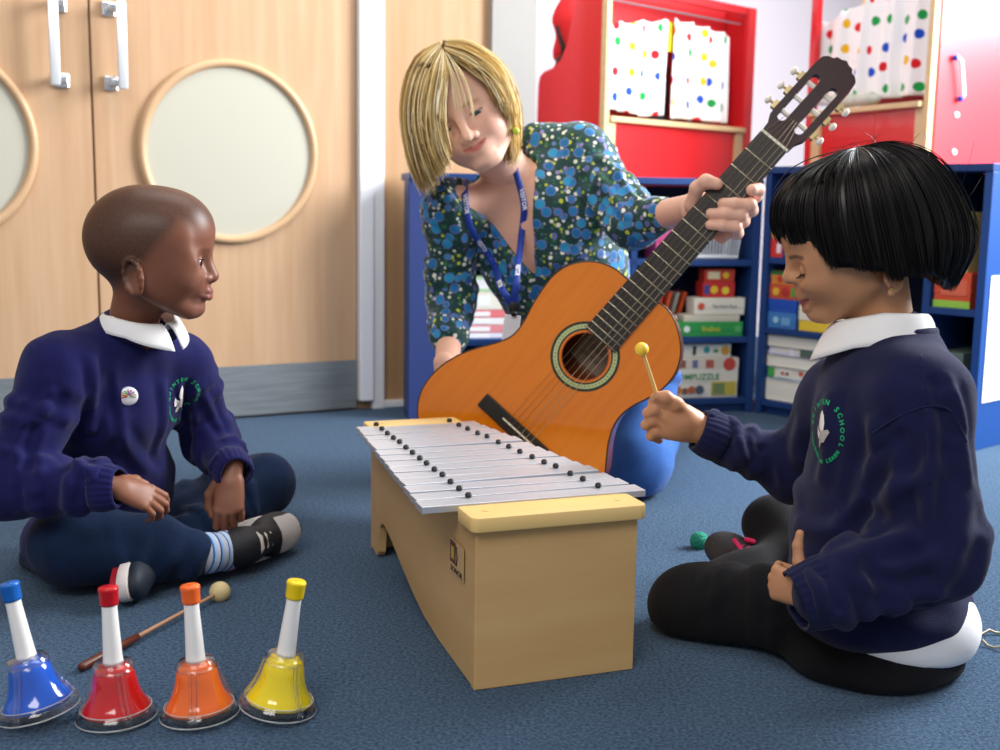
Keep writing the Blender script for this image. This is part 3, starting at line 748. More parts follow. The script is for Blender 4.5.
# ------------------------------------------------------------ hand: local frame origin wrist, x towards fingers, z back of hand, y towards thumb side
def hand_sdf(size,curl,spread=.0,thumb=None,thick=1.):
    """curl: four (a1,a2,a3) bends in degrees for index..little; thumb: list of 3 points (units of hand length)."""
    L=size; S=Sdf(); k=.10*L
    y0=[.155,.055,-.045,-.135]; kn=[.50,.52,.50,.455]; ln=[(.235,.145,.115),(.26,.165,.12),(.24,.155,.115),(.185,.115,.10)]; rr=[.050,.051,.048,.043]
    S.cone((-.14*L,.0*L,0),(.12*L,.02*L,0),.135*L,.15*L,.06*L,flat=((0,0,1),.78))
    for i in range(4):
        S.cone((.10*L,y0[i]*.55*L,0),(kn[i]*L*.96,y0[i]*L,.0),.075*L*thick,.060*L*thick,.07*L)
    S.ell((.28*L,.02*L,-.005*L),(.22*L,.19*L,.085*L*thick),.05*L)
    S.ell((.20*L,.13*L,-.035*L),(.16*L,.085*L,.075*L),.05*L)      # thumb base
    tips=[]
    for i in range(4):
        p=V3(kn[i]*L,y0[i]*L,.005*L); a=0; pts=[(p,rr[i]*1.12*L)]
        sp=math.radians((1.5-i)*spread)
        for j in range(3):
            a+=math.radians(curl[i][j]); d=V3(math.cos(a)*math.cos(sp),math.sin(sp)*math.cos(a),-math.sin(a))
            p=p+d*ln[i][j]*L; pts.append((p.copy(),rr[i]*(1.02,.94,.80)[j]*L))
        S.chain(pts,.012*L); tips.append((p,d))
    th=thumb or [(.10,.16,-.03),(.30,.29,-.06),(.43,.33,-.08),(.54,.335,-.09)]
    tr_=[.085,.070,.058,.048]
    S.chain([(V3(*t)*L,r*L) for t,r in zip(th,tr_)],.03*L)
    return S,tips
# ------------------------------------------------------------ people: helpers
M_skin=mat('skin','ffffff',.44,attr='Col',sss=.12,bump=.02,bscale=500,spec=.4)
def fleece(name,c,c2): return mat(name,c,.95,col2=c2,cscale=22,detail=3,contrast=.9,sheen=.12,bump=.35,bscale=750,spec=.15)
M_navy=fleece('navy_fleece','22235a','1b1c4c')
M_polo=mat('polo_cotton','f1f0f0',.85,sheen=.2,bump=.12,bscale=900,spec=.2)
def rings(S,a,b,ra,rb,n,seed,r=.006,k=.010,cover=(.35,.8),side=None,t0=.1,t1=.95):
    """soft cloth folds that wrap part-way around a limb"""
    rg=np.random.default_rng(seed); a=V3(*a); b=V3(*b); ax=b-a; ax/=np.linalg.norm(ax)
    e1=np.cross(ax,(0,0,1) if abs(ax[2])<.9 else (1,0,0)); e1/=np.linalg.norm(e1); e2=np.cross(ax,e1)
    for i in range(n):
        t=t0+(t1-t0)*(i+rg.uniform(.2,.8))/n; ph=rg.uniform(0,2*PI) if side is None else side+rg.normal()*.5
        span=rg.uniform(*cover)*2*PI; sk=rg.normal()*.022; pts=[]
        for j in range(9):
            w=j/8-.5; ang=ph+w*span; tt=t+sk*w/np.linalg.norm(b-a)*1.2+rg.normal()*.008
            rad=(ra+(rb-ra)*tt)-r*(.55+1.4*abs(w)**1.5)
            pts.append((a+(b-a)*tt+(e1*math.cos(ang)+e2*math.sin(ang))*rad,r))
        S.chain(pts,k)
def ridge(S,pts,r=.006,k=.012):                # free fold through points
    S.chain([(p,r*(.6 if i in (0,len(pts)-1) else 1)) for i,p in enumerate(pts)],k)
def nearest_on(v,p): return v[np.argmin(((v-np.array(p))**2).sum(1))]
def vnormals(v,f):
    n=np.cross(v[f[:,2]]-v[f[:,0]],v[f[:,3]]-v[f[:,1]]); out=np.zeros_like(v)
    for i in range(4):
        for c in range(3): out[:,c]+=np.bincount(f[:,i],weights=n[:,c],minlength=len(v))
    return out/np.maximum(np.linalg.norm(out,axis=1,keepdims=True),1e-12)
def project(v,nrm,M,pts,off,depth=.06):
    """carry flat local points (x,y) of the frame M onto the surface v (nearest vertex in the frame's plane)"""
    Mi=np.array(M.inverted()); L=xf(Mi,v); ok=(L[:,2]>-depth)&(L[:,2]<depth); L=L[ok]; N=nrm[ok]; V=v[ok]
    nz=N@np.array(M)[:3,2]; ok2=nz>.05; L,N,V=L[ok2],N[ok2],V[ok2]; out=[]
    for x,y in pts:
        d=(L[:,0]-x)**2+(L[:,1]-y)**2; i=np.argsort(d)[:6]; w=1/(d[i]+1e-7); w/=w.sum()
        z=(L[i,2]*w).sum(); out.append(M@Vector((x,y,z+off)))
    return out
def on_surface(obj,v,nrm,M,off,depth=.06):
    """drape a flat mesh object (built in frame M) over the surface"""
    me=obj.data; src=[(p.co.x,p.co.y,p.co.z) for p in me.vertices]
    q=project(v,nrm,M,[(s[0],s[1]) for s in src],off,depth); inv=obj.matrix_world.inverted()
    up=Vector(np.array(M)[:3,2])
    for p,s,t in zip(me.vertices,src,q): p.co=inv@(t+up*s[2])
def arc_text(s,r,a0,a1,size,mt,parent,Mf,v,nrm,off,inside=False,ry=1.):
    n=len(s); e=parent
    for i,ch in enumerate(s):
        if ch==' ': continue
        a=a0+(a1-a0)*(i+.5)/n
        rot=a-PI/2 if not inside else a+PI/2
        m=Matrix.Translation((r*math.cos(a),r*ry*math.sin(a),0))@R(rot,'Z')
        c=bpy.data.curves.new('letter','FONT'); c.body=ch; c.size=size; c.align_x='CENTER'; c.align_y='CENTER'; c.offset=.0004; c.resolution_u=2
        t=bpy.data.objects.new('tmp',c); COL.objects.link(t); dg=bpy.context.evaluated_depsgraph_get()
        me=bpy.data.meshes.new_from_object(t.evaluated_get(dg)); bpy.data.objects.remove(t); me.materials.clear(); me.transform(m)
        o=link('letter',me,mt,e); bpy.context.view_layer.update(); on_surface(o,v,nrm,Mf,off)
    return e
def flatpoly(name,pts,mt,parent,Mf,v,nrm,off,sub=3,label=None):
    bm=bmesh.new(); f=bm.faces.new([bm.verts.new((p[0],p[1],0)) for p in pts]); bmesh.ops.triangulate(bm,faces=[f])
    bmesh.ops.subdivide_edges(bm,edges=bm.edges[:],cuts=sub,use_grid_fill=True)
    me=bpy.data.meshes.new(name); bm.to_mesh(me); bm.free(); o=link(name,me,mt,parent); bpy.context.view_layer.update(); on_surface(o,v,nrm,Mf,off)
    me.shade_smooth(); return o
def crest(parent,Mf,v,nrm,sc=1.,ry=1.25):
    g=mat('badge_green','14a56c',.8); wv=mat('badge_white','efe9e6',.8); gy=mat('badge_grey','b9b1ae',.8)
    e=empty('school_badge',Matrix.Identity(4)); e.parent=parent; e.matrix_local=Matrix.Identity(4); bpy.context.view_layer.update()
    arc_text('QUINTEN SCHOOL',.0285*sc,math.radians(178),math.radians(-26),.0085*sc,g,e,Mf,v,nrm,.0012,ry=ry)
    arc_text('TOGETHER WE LEARN',.0285*sc,math.radians(188),math.radians(328),.0060*sc,g,e,Mf,v,nrm,.0012,inside=True,ry=ry)
    s=lambda L:[(x*sc,y*sc*1.12) for x,y in L]
    flatpoly('dove_wing',s([(-.003,.002),(-.006,.008),(-.0055,.017),(-.002,.023),(.002,.018),(.0045,.010),(.004,.001)]),wv,e,Mf,v,nrm,.0014)
    flatpoly('dove_body',s([(-.008,-.017),(-.005,-.010),(-.003,.001),(.004,.0025),(.010,.004),(.0125,.0015),(.009,-.004),(.005,-.0105),(.001,-.011),(-.003,-.018)]),gy,e,Mf,v,nrm,.0016)
    flatpoly('dove_tail',s([(-.012,.005),(-.0125,-.004),(-.0105,-.009),(-.006,-.008),(-.002,-.001),(-.007,.001)]),wv,e,Mf,v,nrm,.0012)
    return e
def collar(parent,M,rn,rx,ry,h,fall,mt,open_=.16,pt=.03,tilt=0,thk=.0022,name='shirt_collar',back=1.0):
    """folded shirt collar around a neck; M: x forward, z up along neck"""
    def fn(u,v):
        a=open_+(2*PI-2*open_)*u                # angle from the front
        fr=max(0,math.cos(a)); side=1-abs(u-.5)*2
        end=max(0,1-min(u,1-u)/.16)
        if v<.4:
            q=v/.4; r0=1.0; z=-.006+h*q; k=1+.03*q
        else:
            q=(v-.4)/.6; k=1.03+(.36+.34*end)*q**.8; z=h-(fall+pt*end)*q**1.25+.004*math.sin(q*PI)
        c,s=math.cos(a),math.sin(a)
        z-=.014*fr*(1 if v<.4 else 1)
        return M@Vector((rx*k*c+.004*fr,ry*k*s,z))
    return MB().grid(fn,64,14).build(name,mt,parent,solid=thk,smooth='all')
def shoe(parent,M,L,um,sm,tm,lm,accent=None,toe=True,name='shoe',ank=.36):
    """M: origin heel on the sole, x to toe, z up"""
    e=empty(name,Matrix.Identity(4)); e.parent=parent; e.matrix_local=parent.matrix_world.inverted()@M
    S=Sdf(); q=L
    S.ell((.28*q,0,.20*q),(.25*q,.165*q,.19*q),.03*q); S.ell((.72*q,.01*q,.115*q),(.28*q,.185*q,.115*q),.05*q); S.cone((.30*q,0,.26*q),(.80*q,0,.10*q),.13*q,.10*q,.05*q)
    S.cone((.20*q,0,.20*q),(.18*q,0,ank*q),.125*q,.125*q,.04*q)
    S._a(lambda X,Y,Z:-(Z-.05*q)+0*X+0*Y,(0,0,0),(0,0,0),.005,'i')
    v,f=S.mesh(.0028); v=relax(v,f,1)
    if toe and tm is not None:
        c=v[f].mean(1); mi=((c[:,0]>.69*q)&(np.abs(c[:,1])<.15*q)&(c[:,2]>.06*q)&(c[:,2]<.30*q)&((c[:,0]+c[:,1]**2*6)<.955*q)).astype(int)
    else: mi=np.zeros(len(f),int)
    npmesh('upper',v,f,[um,tm or um],e,mi=mi)
    def outline(off):
        o=[]
        for i in range(40):
            a=2*PI*i/40; c,s=math.cos(a),math.sin(a)
            w=(.165+.03*smooth01((c+.2)/1.2))*q+off
            o.append((.5*q+(.52*q+off)*c,w*(abs(s)**.8)*(1 if s>0 else -1)+.012*q*c))
        return o
    MB().prism(outline(.002),-.005,.075*q,bev=.003).build('sole',sm,e,smooth=True)
    if lm is not None:
        for k in range(4):
            x=(.36+.085*k)*q; z=(.372-.052*k)*q
            MB().tube([(x,-.095*q,z-.045*q),(x+.01*q,-.045*q,z+.012*q),(x+.015*q,.045*q,z+.012*q),(x,.095*q,z-.045*q)],.0038,8,M=None).build('lace',lm,e,smooth='all')
    if accent is not None:
        MB().tube([(.05*q,-.115*q,.30*q),(.06*q,-.105*q,.38*q),(.10*q,-.085*q,.43*q)],.0028,8).build('collar_trim',accent,e,smooth='all')
    return e
def person(name,loc,label):
    return empty(name,Matrix.Translation(loc),label,'person')
def rel(o,v): return v-np.array(o.location)
_CMI=(Matrix.Translation((0,0,CH))@CM).inverted()
def to_px(v):
    c=xf(_CMI,v); return 500-F_*c[:,0]/c[:,2],375+F_*c[:,1]/c[:,2],-c[:,2]
def hit(v,x,y,r=4.):
    a,b,d=to_px(v); m=(a-x)**2+(b-y)**2; i=np.nonzero(m<r*r)[0]
    if len(i)==0: i=np.argsort(m)[:3]
    j=i[np.argmin(d[i])]; return v[j]
def creases(v,n,lst,flip=1):
    """raise (amp>0) or sink (amp<0) soft folds that run along the surface through picked points"""
    off=np.zeros(len(v))
    for pts,wd,amp in lst:
        p3=[hit(v,*p) for p in pts]; p3=catmull([tuple(p) for p in p3],6); p3=np.array([tuple(p) for p in p3])
        best=np.full(len(v),9.); tt=np.zeros(len(v))
        lo=p3.min(0)-.05; hi=p3.max(0)+.05; idx=np.nonzero(((v>lo)&(v<hi)).all(1))[0]; w=v[idx]; bb=np.full(len(w),9.); t_=np.zeros(len(w))
        for i in range(len(p3)-1):
            a,b=p3[i],p3[i+1]; ab=b-a; t=np.clip(((w-a)@ab)/max(ab@ab,1e-12),0,1); d=np.linalg.norm(w-a-t[:,None]*ab,axis=1)
            m=d<bb; bb[m]=d[m]; t_[m]=(i+t[m])/(len(p3)-1)
        fade=smooth01(t_/.2)*smooth01((1-t_)/.2)
        q=bb/wd; off[idx]+=amp*(np.exp(-q*q)-.45*np.exp(-((q-1.8)/.8)**2))*fade
    return v+n*off[:,None]*flip
# ------------------------------------------------------------ hair made of many fine locks
def strands(name,curves,rad,colors,mt,parent,sides=3,taper=.25):
    """curves: array (n,m,3)"""
    C=np.asarray(curves,float); n,m,_=C.shape
    t=np.gradient(C,axis=1); t/=np.maximum(np.linalg.norm(t,axis=2,keepdims=True),1e-9)
    ref=np.cross(t,np.array([.31,.52,.79])); ref/=np.maximum(np.linalg.norm(ref,axis=2,keepdims=True),1e-9); w=np.cross(t,ref)
    prof=np.ones(m); prof[-1]=taper; prof[-2]=(1+taper)/2; prof[0]=.6
    R_=np.asarray(rad).reshape(-1,1)*prof[None,:]
    vs=[]
    for k in range(sides):
        a=2*PI*k/sides; vs.append(C+(ref*math.cos(a)+w*math.sin(a))*R_[:,:,None])
    Vv=np.stack(vs,2).reshape(-1,3)
    idx=np.arange(n*m*sides).reshape(n,m,sides); a=idx[:,:-1,:]; b=idx[:,1:,:]
    f=np.stack([a,np.roll(a,-1,2),np.roll(b,-1,2),b],3).reshape(-1,4)
    col=np.repeat(np.asarray(colors)[:,None,:],m*sides,1).reshape(-1,3)
    return npmesh(name,Vv,f,mt,parent,colors=col)
def resample(pts,m):
    c=catmull([tuple(p) for p in pts],12); c=np.array([tuple(p) for p in c]); d=np.r_[0,np.cumsum(np.linalg.norm(np.diff(c,axis=0),axis=1))]
    s=np.linspace(0,d[-1],m); return np.stack([np.interp(s,d,c[:,i]) for i in range(3)],1)
def hair_mat(name,rough=.32,spec=.6):
    m=mat(name,'ffffff',rough,attr='Col',spec=spec,coat=.0); return m
def sheet(guides,m=16,nu=10):
    """smooth sheet through neighbouring guides -> array (nu*(len-1)+1, m, 3)"""
    Gd=np.stack([resample(g,m) for g in guides]); k=len(Gd); us=np.linspace(0,k-1,nu*(k-1)+1); out=[]
    for j in range(m):
        c=catmull([tuple(p) for p in Gd[:,j]],nu); out.append(np.array([tuple(p) for p in c]))
    return np.stack(out,1)
def sheet_strands(sh,n,rg,jit=.004,depth=.010,wave=.003,clump=0,centre=None,len_j=.06):
    U,m,_=sh.shape; res=[]
    us=rg.uniform(0,U-1.001,n)
    if clump: 
        c=rg.uniform(0,U-1.001,clump); near=c[np.argmin(np.abs(us[:,None]-c[None]),1)]; 
    for i in range(n):
        u=us[i]; a=int(u); q=sh[a]*(1-(u-a))+sh[a+1]*(u-a)
        if clump:
            v=near[i]; b=int(v); q2=sh[b]*(1-(v-b))+sh[b+1]*(v-b); w=(np.linspace(0,1,m)**1.3*.75)[:,None]; q=q*(1-w)+q2*w
        L=1+rg.uniform(-len_j*1.6,len_j*.6); s=np.linspace(0,min(L,1),m)*(m-1)
        q=np.stack([np.interp(s,np.arange(m),q[:,k]) for k in range(3)],1)
        if L>1: q[-1]+= (q[-1]-q[-2])*(L-1)*m*.8
        if centre is not None:
            dv=q-centre; dv/=np.linalg.norm(dv,axis=1,keepdims=True); q=q-dv*(depth*rg.uniform(-.25,1))
        tt=np.linspace(0,1,m)[:,None]
        q=q+rg.normal(size=3)*jit*tt+np.sin(tt*rg.uniform(3,8)+rg.uniform(0,6))*rg.normal(size=3)*wave*tt
        res.append(q)
    return np.array(res)
# ------------------------------------------------------------ the boy
BD=Vector((.86,-.51,0)); BL=Vector((.51,.86,0))
bo=G(90,596); BR=person('person',(bo.x,bo.y,0),'boy in a navy sweatshirt sitting cross-legged on the carpet behind the hand bells')
BR.location.z=0; bpy.context.view_layer.update()
neckb=P(134,326,1.83); pel=P(92,545,1.93)
shR=P(60,370,1.74); shL=P(180,366,1.93); elR=P(8,486,1.68); wrR=P(110,487,1.66); elL=P(210,438,1.99); wrL=P(233,470,1.89)
hpR=P(80,548,1.88); knR=P(70,545,1.74); anR=P(206,554,1.80); hpL=P(120,545,1.98); knL=P(264,484,2.10); anL=P(165,560,1.90)
def shy(a,b,d=.034): return b-(b-a).normalized()*d
up=(neckb-pel).normalized()
# sweatshirt
S=Sdf(); k=.03
ch=pel.lerp(neckb,.70); be=pel.lerp(neckb,.30)
rot=np.array([list(BD),list(BL),[0,0,1]]).T; tup=up
fr=np.array(frame((0,0,0),BD,up))[:3,:3]
S.ell(ch,(.082,.112,.115),.03,rot=fr); S.ell(be+BD*.012,(.095,.118,.12),.04,rot=fr); S.ell(pel+Vector((0,0,.02)),(.10,.120,.07),.04,rot=fr)
S.chain([(neckb+up*-.022-BD*.004,.050),(shR,.050),(elR,.047),(shy(elR,wrR),.034)],.03); S.chain([(neckb+up*-.022-BD*.004,.050),(shL,.050),(elL,.044),(shy(elL,wrL),.034)],.03)
rings(S,shR,elR,.052,.050,5,3,.0075,.012); rings(S,elR,wrR,.049,.037,6,5,.007,.011); rings(S,elL,wrL,.046,.036,4,6,.006,.010); rings(S,shL,elL,.05,.046,4,8,.007,.012)
S.disp.append(noise3(1,28,.0022))
# opening for the neck and at the cuffs
S.cone(neckb-up*.03+BD*.006,neckb+up*.08+BD*.03,.039,.05,.006,op='s')
vS,fS=S.mesh(.0036); vS=relax(vS,fS,1,.4); nS=vnormals(vS,fS)
vS=creases(vS,nS,[([(92,350),(98,385),(92,430),(80,470)],.009,.007),([(110,370),(116,410),(118,455)],.008,-.004),([(190,378),(188,410),(184,450),(178,490)],.008,-.009),([(165,375),(168,420),(160,465)],.009,.004),([(60,440),(75,460),(95,470)],.008,.006),([(40,420),(30,450),(35,480)],.009,-.006),([(120,430),(140,460),(165,478)],.011,.005),([(100,478),(130,500),(160,505)],.01,.005),([(205,395),(215,415),(228,432)],.007,.005),([(60,385),(45,410),(20,430)],.01,.005)])
nS=vnormals(vS,fS)
npmesh('sweatshirt',rel(BR,vS),fS,M_navy,BR)
def cuff(parent,a,b,r0,r1,mt,name='cuff'):
    a=Vector(a);b=Vector(b); q=(b-a).to_track_quat('Z','Y').to_matrix().to_4x4(); L=(b-a).length
    M=parent.matrix_world.inverted()@Matrix.Translation(a)@q
    def fn(u,v):
        an=2*PI*u; r=r0+(r1-r0)*v+.0007*math.sin(an*22)+.003*math.sin(PI*v)+.0015*math.sin(3*an+2)
        return (r*math.cos(an),r*math.sin(an),L*v)
    o=MB().grid(fn,96,8,closeu=True).build(name,mt,parent,m=M,smooth='all',solid=.004); return o
cuff(BR,wrR-(wrR-elR).normalized()*.022,wrR+(wrR-elR).normalized()*.016,.0335,.0275,M_navy); cuff(BR,wrL-(wrL-elL).normalized()*.02,wrL+(wrL-elL).normalized()*.014,.033,.0275,M_navy)
# ribbed neckband
def band(parent,M,rx,ry,r,mt,name='neckband',dip=.012,rz=1.6):
    mb=MB()
    def fn(u,v):
        a=2*PI*u; b=2*PI*v; c,s=math.cos(a),math.sin(a)
        return M@Vector(((rx+r*math.cos(b)*.7)*c,(ry+r*math.cos(b)*.7)*s,r*rz*math.sin(b)-dip*max(0,c)*1.2+.004*(1-c)))
    return mb.grid(fn,80,13,closeu=True).build(name,mt,parent,m=parent.matrix_world.inverted(),smooth='all')
NBM=frame(neckb+BD*.010+up*.000,BD,(up+BD*.66))
band(BR,NBM,.056,.058,.0065,M_navy)
collar(BR,BR.matrix_world.inverted()@frame(neckb+BD*.010+up*.006,BD,(up+BD*.78)),0,.047,.048,.018,.024,M_polo,open_=.10,pt=.018)
# legs
M_jean=mat('navy_trousers','182c4c',.9,col2='10203a',cscale=30,sheen=.08,bump=.3,bscale=600,spec=.2)
S=Sdf()
S.ell(pel-Vector((0,0,.01)),(.105,.125,.085),.03,rot=rot)
S.chain([(hpR,.070),(knR,.057),(P(190,553,1.79),.040)],.03); S.chain([(hpL,.068),(knL,.052),(anL,.040)],.03)
S.cone(knR+Vector((.02,0,0)),knR.lerp(anR,.62)+Vector((0,0,.012)),.056,.048,.02)
rings(S,knR,anR,.056,.042,7,21,.008,.014,cover=(.25,.5)); rings(S,hpL,knL,.07,.055,5,22,.008,.014,cover=(.25,.5)); rings(S,knL,anL,.055,.042,4,23,.007,.012)
S.disp.append(noise3(4,30,.002))
S._a(lambda X,Y,Z:.004-Z+0*X+0*Y,(0,0,0),(0,0,0),.012,'i')
v,f=S.mesh(.0045); v=relax(v,f,1,.4); npmesh('trousers',rel(BR,v),f,M_jean,BR)
# socks and trainers
M_sock=mat('striped_sock','c9ccd6',.9,bump=.3,bscale=500); 
def striped(name,cols,scale,rotz=0):
    if name in MATS: return MATS[name]
    m=mat(name,'ffffff',.9,bump=.3,bscale=500); nt=m.node_tree; N=nt.nodes; L=nt.links
    tc=N.new('ShaderNodeTexCoord'); sp=N.new('ShaderNodeSeparateXYZ'); L.new(tc.outputs['Object'],sp.inputs[0])
    mu=N.new('ShaderNodeMath'); mu.operation='MULTIPLY'; mu.inputs[1].default_value=scale; L.new(sp.outputs['Z'],mu.inputs[0])
    fr_=N.new('ShaderNodeMath'); fr_.operation='FRACT'; L.new(mu.outputs[0],fr_.inputs[0])
    cr=N.new('ShaderNodeValToRGB'); cr.color_ramp.interpolation='CONSTANT'; L.new(fr_.outputs[0],cr.inputs[0])
    el=cr.color_ramp.elements
    for i,(p,c) in enumerate(cols):
        e_=el[i] if i<2 else el.new(p); e_.position=p; e_.color=lin(c)
    L.new(cr.outputs[0],N['Principled BSDF'].inputs['Base Color']); return m
M_sk=striped('striped_sock2',[(0,'b9bcc8'),(.35,'3f6aa8'),(.45,'9fc0e6'),(.6,'c4c6d0'),(.75,'2a3e78'),(.85,'86aee0')],30)
toeR=P(303,527,1.97)
def sock(a,b,r0,r1):
    a=Vector(a);b=Vector(b); M=BR.matrix_world.inverted()@Matrix.Translation(a)@(b-a).to_track_quat('Z','Y').to_matrix().to_4x4(); L=(b-a).length
    MB().grid(lambda u,v:((r0+(r1-r0)*v)*math.cos(2*PI*u),(r0+(r1-r0)*v)*math.sin(2*PI*u),L*v),40,10,closeu=True).build('sock',M_sk,BR,m=M,smooth='all')
hs=P(226,551,1.84)
S=Sdf(); S.chain([(P(186,554,1.785),.033),(P(208,553,1.80),.031),(hs,.031),(hs+(toeR-hs).normalized()*.02,.030)],.01); v,f=S.mesh(.003); q_=(hs-P(190,554,1.79)).to_track_quat('Z','Y').to_matrix().to_4x4(); SM=Matrix.Translation(hs)@q_; npmesh('sock',xf(SM.inverted(),v),f,M_sk,BR,m=BR.matrix_world.inverted()@SM)
MB().grid(lambda u,v:((.0325+.002*math.cos(2*PI*v))*math.cos(2*PI*u),(.0325+.002*math.cos(2*PI*v))*math.sin(2*PI*u),.002*math.sin(2*PI*v)),40,8,closeu=True).build('shoe_trim',mat('shoe_red','b01a2c',.6),BR,m=BR.matrix_world.inverted()@SM@T(0,0,.004),smooth='all'); sock(anL+(knL-anL).normalized()*.03,anL-(knL-anL).normalized()*.03,.028,.028)
M_shd=mat('shoe_black','1a1b20',.6,bump=.2,bscale=200); M_sole=mat('shoe_sole','d9d0cc',.6); M_toe=mat('shoe_grey_toe','b9b4b2',.75,bump=.2,bscale=300); M_lace=mat('lace','c9c2b4',.8); M_redt=mat('shoe_red','b01a2c',.6)
xa=(toeR-hs).normalized(); za=Vector((-.05,-.95,.14))
hm=frame(hs+Vector((0,0,0))-xa*.035-frame((0,0,0),xa,za).to_3x3()@Vector((0,0,.035)),xa,za)
shoe(BR,hm,.205,M_shd,M_sole,M_toe,M_lace,None,ank=.22)
ls=P(132,599,1.69)
xl=Vector((.12,-.99,.0)); zl=Vector((.98,.15,.12)); hm=frame(Vector((ls.x-.030,ls.y+.14,.034)),xl,zl)
s_=shoe(BR,hm,.165,mat('shoe_navy','1b2433',.6),M_sole,None,M_lace,M_redt,toe=False)
MB().prism([(.5*.165+.5*.165*math.cos(a),.168*.165*math.sin(a)) for a in [2*PI*k/32 for k in range(32)]],-.016,-.0052,bev=.003).build('red_outsole',M_redt,s_,smooth=True)
# body: one skin mesh (trunk, limbs, neck, head and both hands)
HB=1.0
hc=P(155,252,1.80); hf=Vector((.99,.09,-.03)); hu=Vector((-.03,.02,1)); HM=frame(hc,hf,hu)
QB=dict(nose=1.2,tip=(.0935,-.035),bridge=(.0765,-.006),lip=.085,lz=-.062,lt=1.05,lw=.019,cran=.995,cw=.98,fh=.003,brow='1a0e0a',browa=.3,ez=-.013,lid=(.38,-.42),lash='120a08',ck=1.12,jw=1.04,chin=.001,earx=-.014,earz=-.036,ears=1.1,
  hairline=lambda x,y,z: smooth01((z-(.047-1.25*np.maximum(.045-x,0)+.9*np.maximum(-.028-x,0)))/.034+.5)*.8*smooth01((z+.075)/.02))
S,_=head_sdf(QB)
Mi=HM.inverted(); nl=Mi@(neckb-up*.03)
S.cone((-.022,0,-.045),nl,.036,.041,.025)
v,f=S.mesh(.0018); v=relax(v,f,1); c1=head_colors(v,QB,'7d4f3c','8a5249','412b20'); v1=xf(HM,v); f1=f
S=Sdf(); S.ell(ch,(.062,.092,.095),.03,rot=fr); S.ell(be,(.07,.095,.10),.03,rot=fr); S.ell(pel,(.075,.10,.055),.03,rot=rot)
S.chain([(neckb-up*.03,.038),(shR,.032),(elR,.022),(shy(elR,wrR,.02),.013)],.02); S.chain([(neckb-up*.03,.038),(shL,.032),(elL,.022),(shy(elL,wrL,.02),.013)],.02)
S.chain([(hpR,.045),(knR,.036),(anR,.018),(hs,.016)],.02); S.chain([(hpL,.045),(knL,.034),(anL,.024)],.02)
v2,f2=S.mesh(.006)
def hand(M,L,curl,spread=4,thumb=None,mir=False,h=.0016,thick=1.):
    S,tips=hand_sdf(L,curl,spread,thumb,thick); v,f=S.mesh(h); v=relax(v,f,1,.35)
    if mir: v=v*np.array([1,-1,1]); f=f[:,::-1]
    return xf(M,v),f
# far hand: loose fist hanging over the far knee, knuckles to the camera
hx=Vector((-.02,-.42,-.92)); hz=Vector((.05,-.92,.42))
m=frame(wrL+Vector((0,-.004,-.008)),hx,hz)
vl,fl=hand(m,.125,[(40,75,50),(48,78,50),(52,80,50),(56,80,50)],4,[(.08,.18,-.05),(.26,.30,-.12),(.42,.30,-.17),(.54,.24,-.18)],mir=True,thick=1.1)
# near hand resting on the thigh, fingers drooping forward
hx=Vector((.80,.42,-.42)); hz=Vector((.35,-.65,.65))
m=frame(wrR+Vector((.006,0,0)),hx,hz)
vr,fr_=hand(m,.112,[(22,35,20),(24,38,22),(28,40,25),(32,40,25)],3,[(.08,.16,-.03),(.28,.25,-.08),(.43,.25,-.12),(.55,.22,-.14)],mir=False,thick=1.05)
V,Fc=join((v1,f1),(v2,f2),(vl,fl),(vr,fr_))
sk=np.array(lin('7d4f3c')[:3]); sk2=np.array(lin('8c5c47')[:3])
C_=np.concatenate([c1,np.tile(sk,(len(v2),1)),np.tile(sk2,(len(vl)+len(vr),1))])
npmesh('body',rel(BR,V),Fc,M_skin,BR,colors=C_)
eyes(QB,BR,HM,gaze=(1,-.02,-.02),white='a09286'); lashes(QB,BR,HM,.38,down=-.3,L=.005)
# button badge and school crest
def onchest(px,py,d,fwd):
    p=Vector(nearest_on(vS[(nS@np.array([0,-1,0])>.1)],P(px,py,d))); return p
bn=BD*.6+Vector((-.1,-.8,.1))
p=Vector(hit(vS,131,397)); z=bn.normalized(); Mf=frame(p,Vector((0,0,1)).cross(z),Vector((0,0,1))).to_3x3()
def facing(p,z):
    z=Vector(z).normalized(); y=(Vector((0,0,1))-z*z.z).normalized(); x=y.cross(z)
    return Matrix(((x.x,y.x,z.x,p.x),(x.y,y.y,z.y,p.y),(x.z,y.z,z.z,p.z),(0,0,0,1)))
bd=empty('button_badge',Matrix.Identity(4)); bd.parent=BR; bd.matrix_local=BR.matrix_world.inverted()@facing(p+z*.003,z)
MB().lathe([(0,0),(.0145,0),(.0150,.001),(.0135,.003),(.008,.0042),(0,.0045)],36,cap=False).build('badge_disc',mat('badge_paper','e6e3ea',.25,coat=.6),bd,smooth='all')
for k in range(9):
    a=math.radians(200-k*27); c=['c22c3a','d96a2c','b9c23a','3a9a4a','7a3a8a','c22c6a','2c5ac2','d9a02c','5a9a2a'][k]
    MB().tube([(.002*math.cos(a),.002*math.sin(a),.0048),(.0115*math.cos(a),.0095*math.sin(a)+.001,.0042)],.0009,5).build('badge_ray',mat('ray_'+c,c,.5),bd)
p=Vector(hit(vS,184,402)); crest(BR,facing(p,BD+Vector((.25,-.1,0))),vS,nS,1.0)
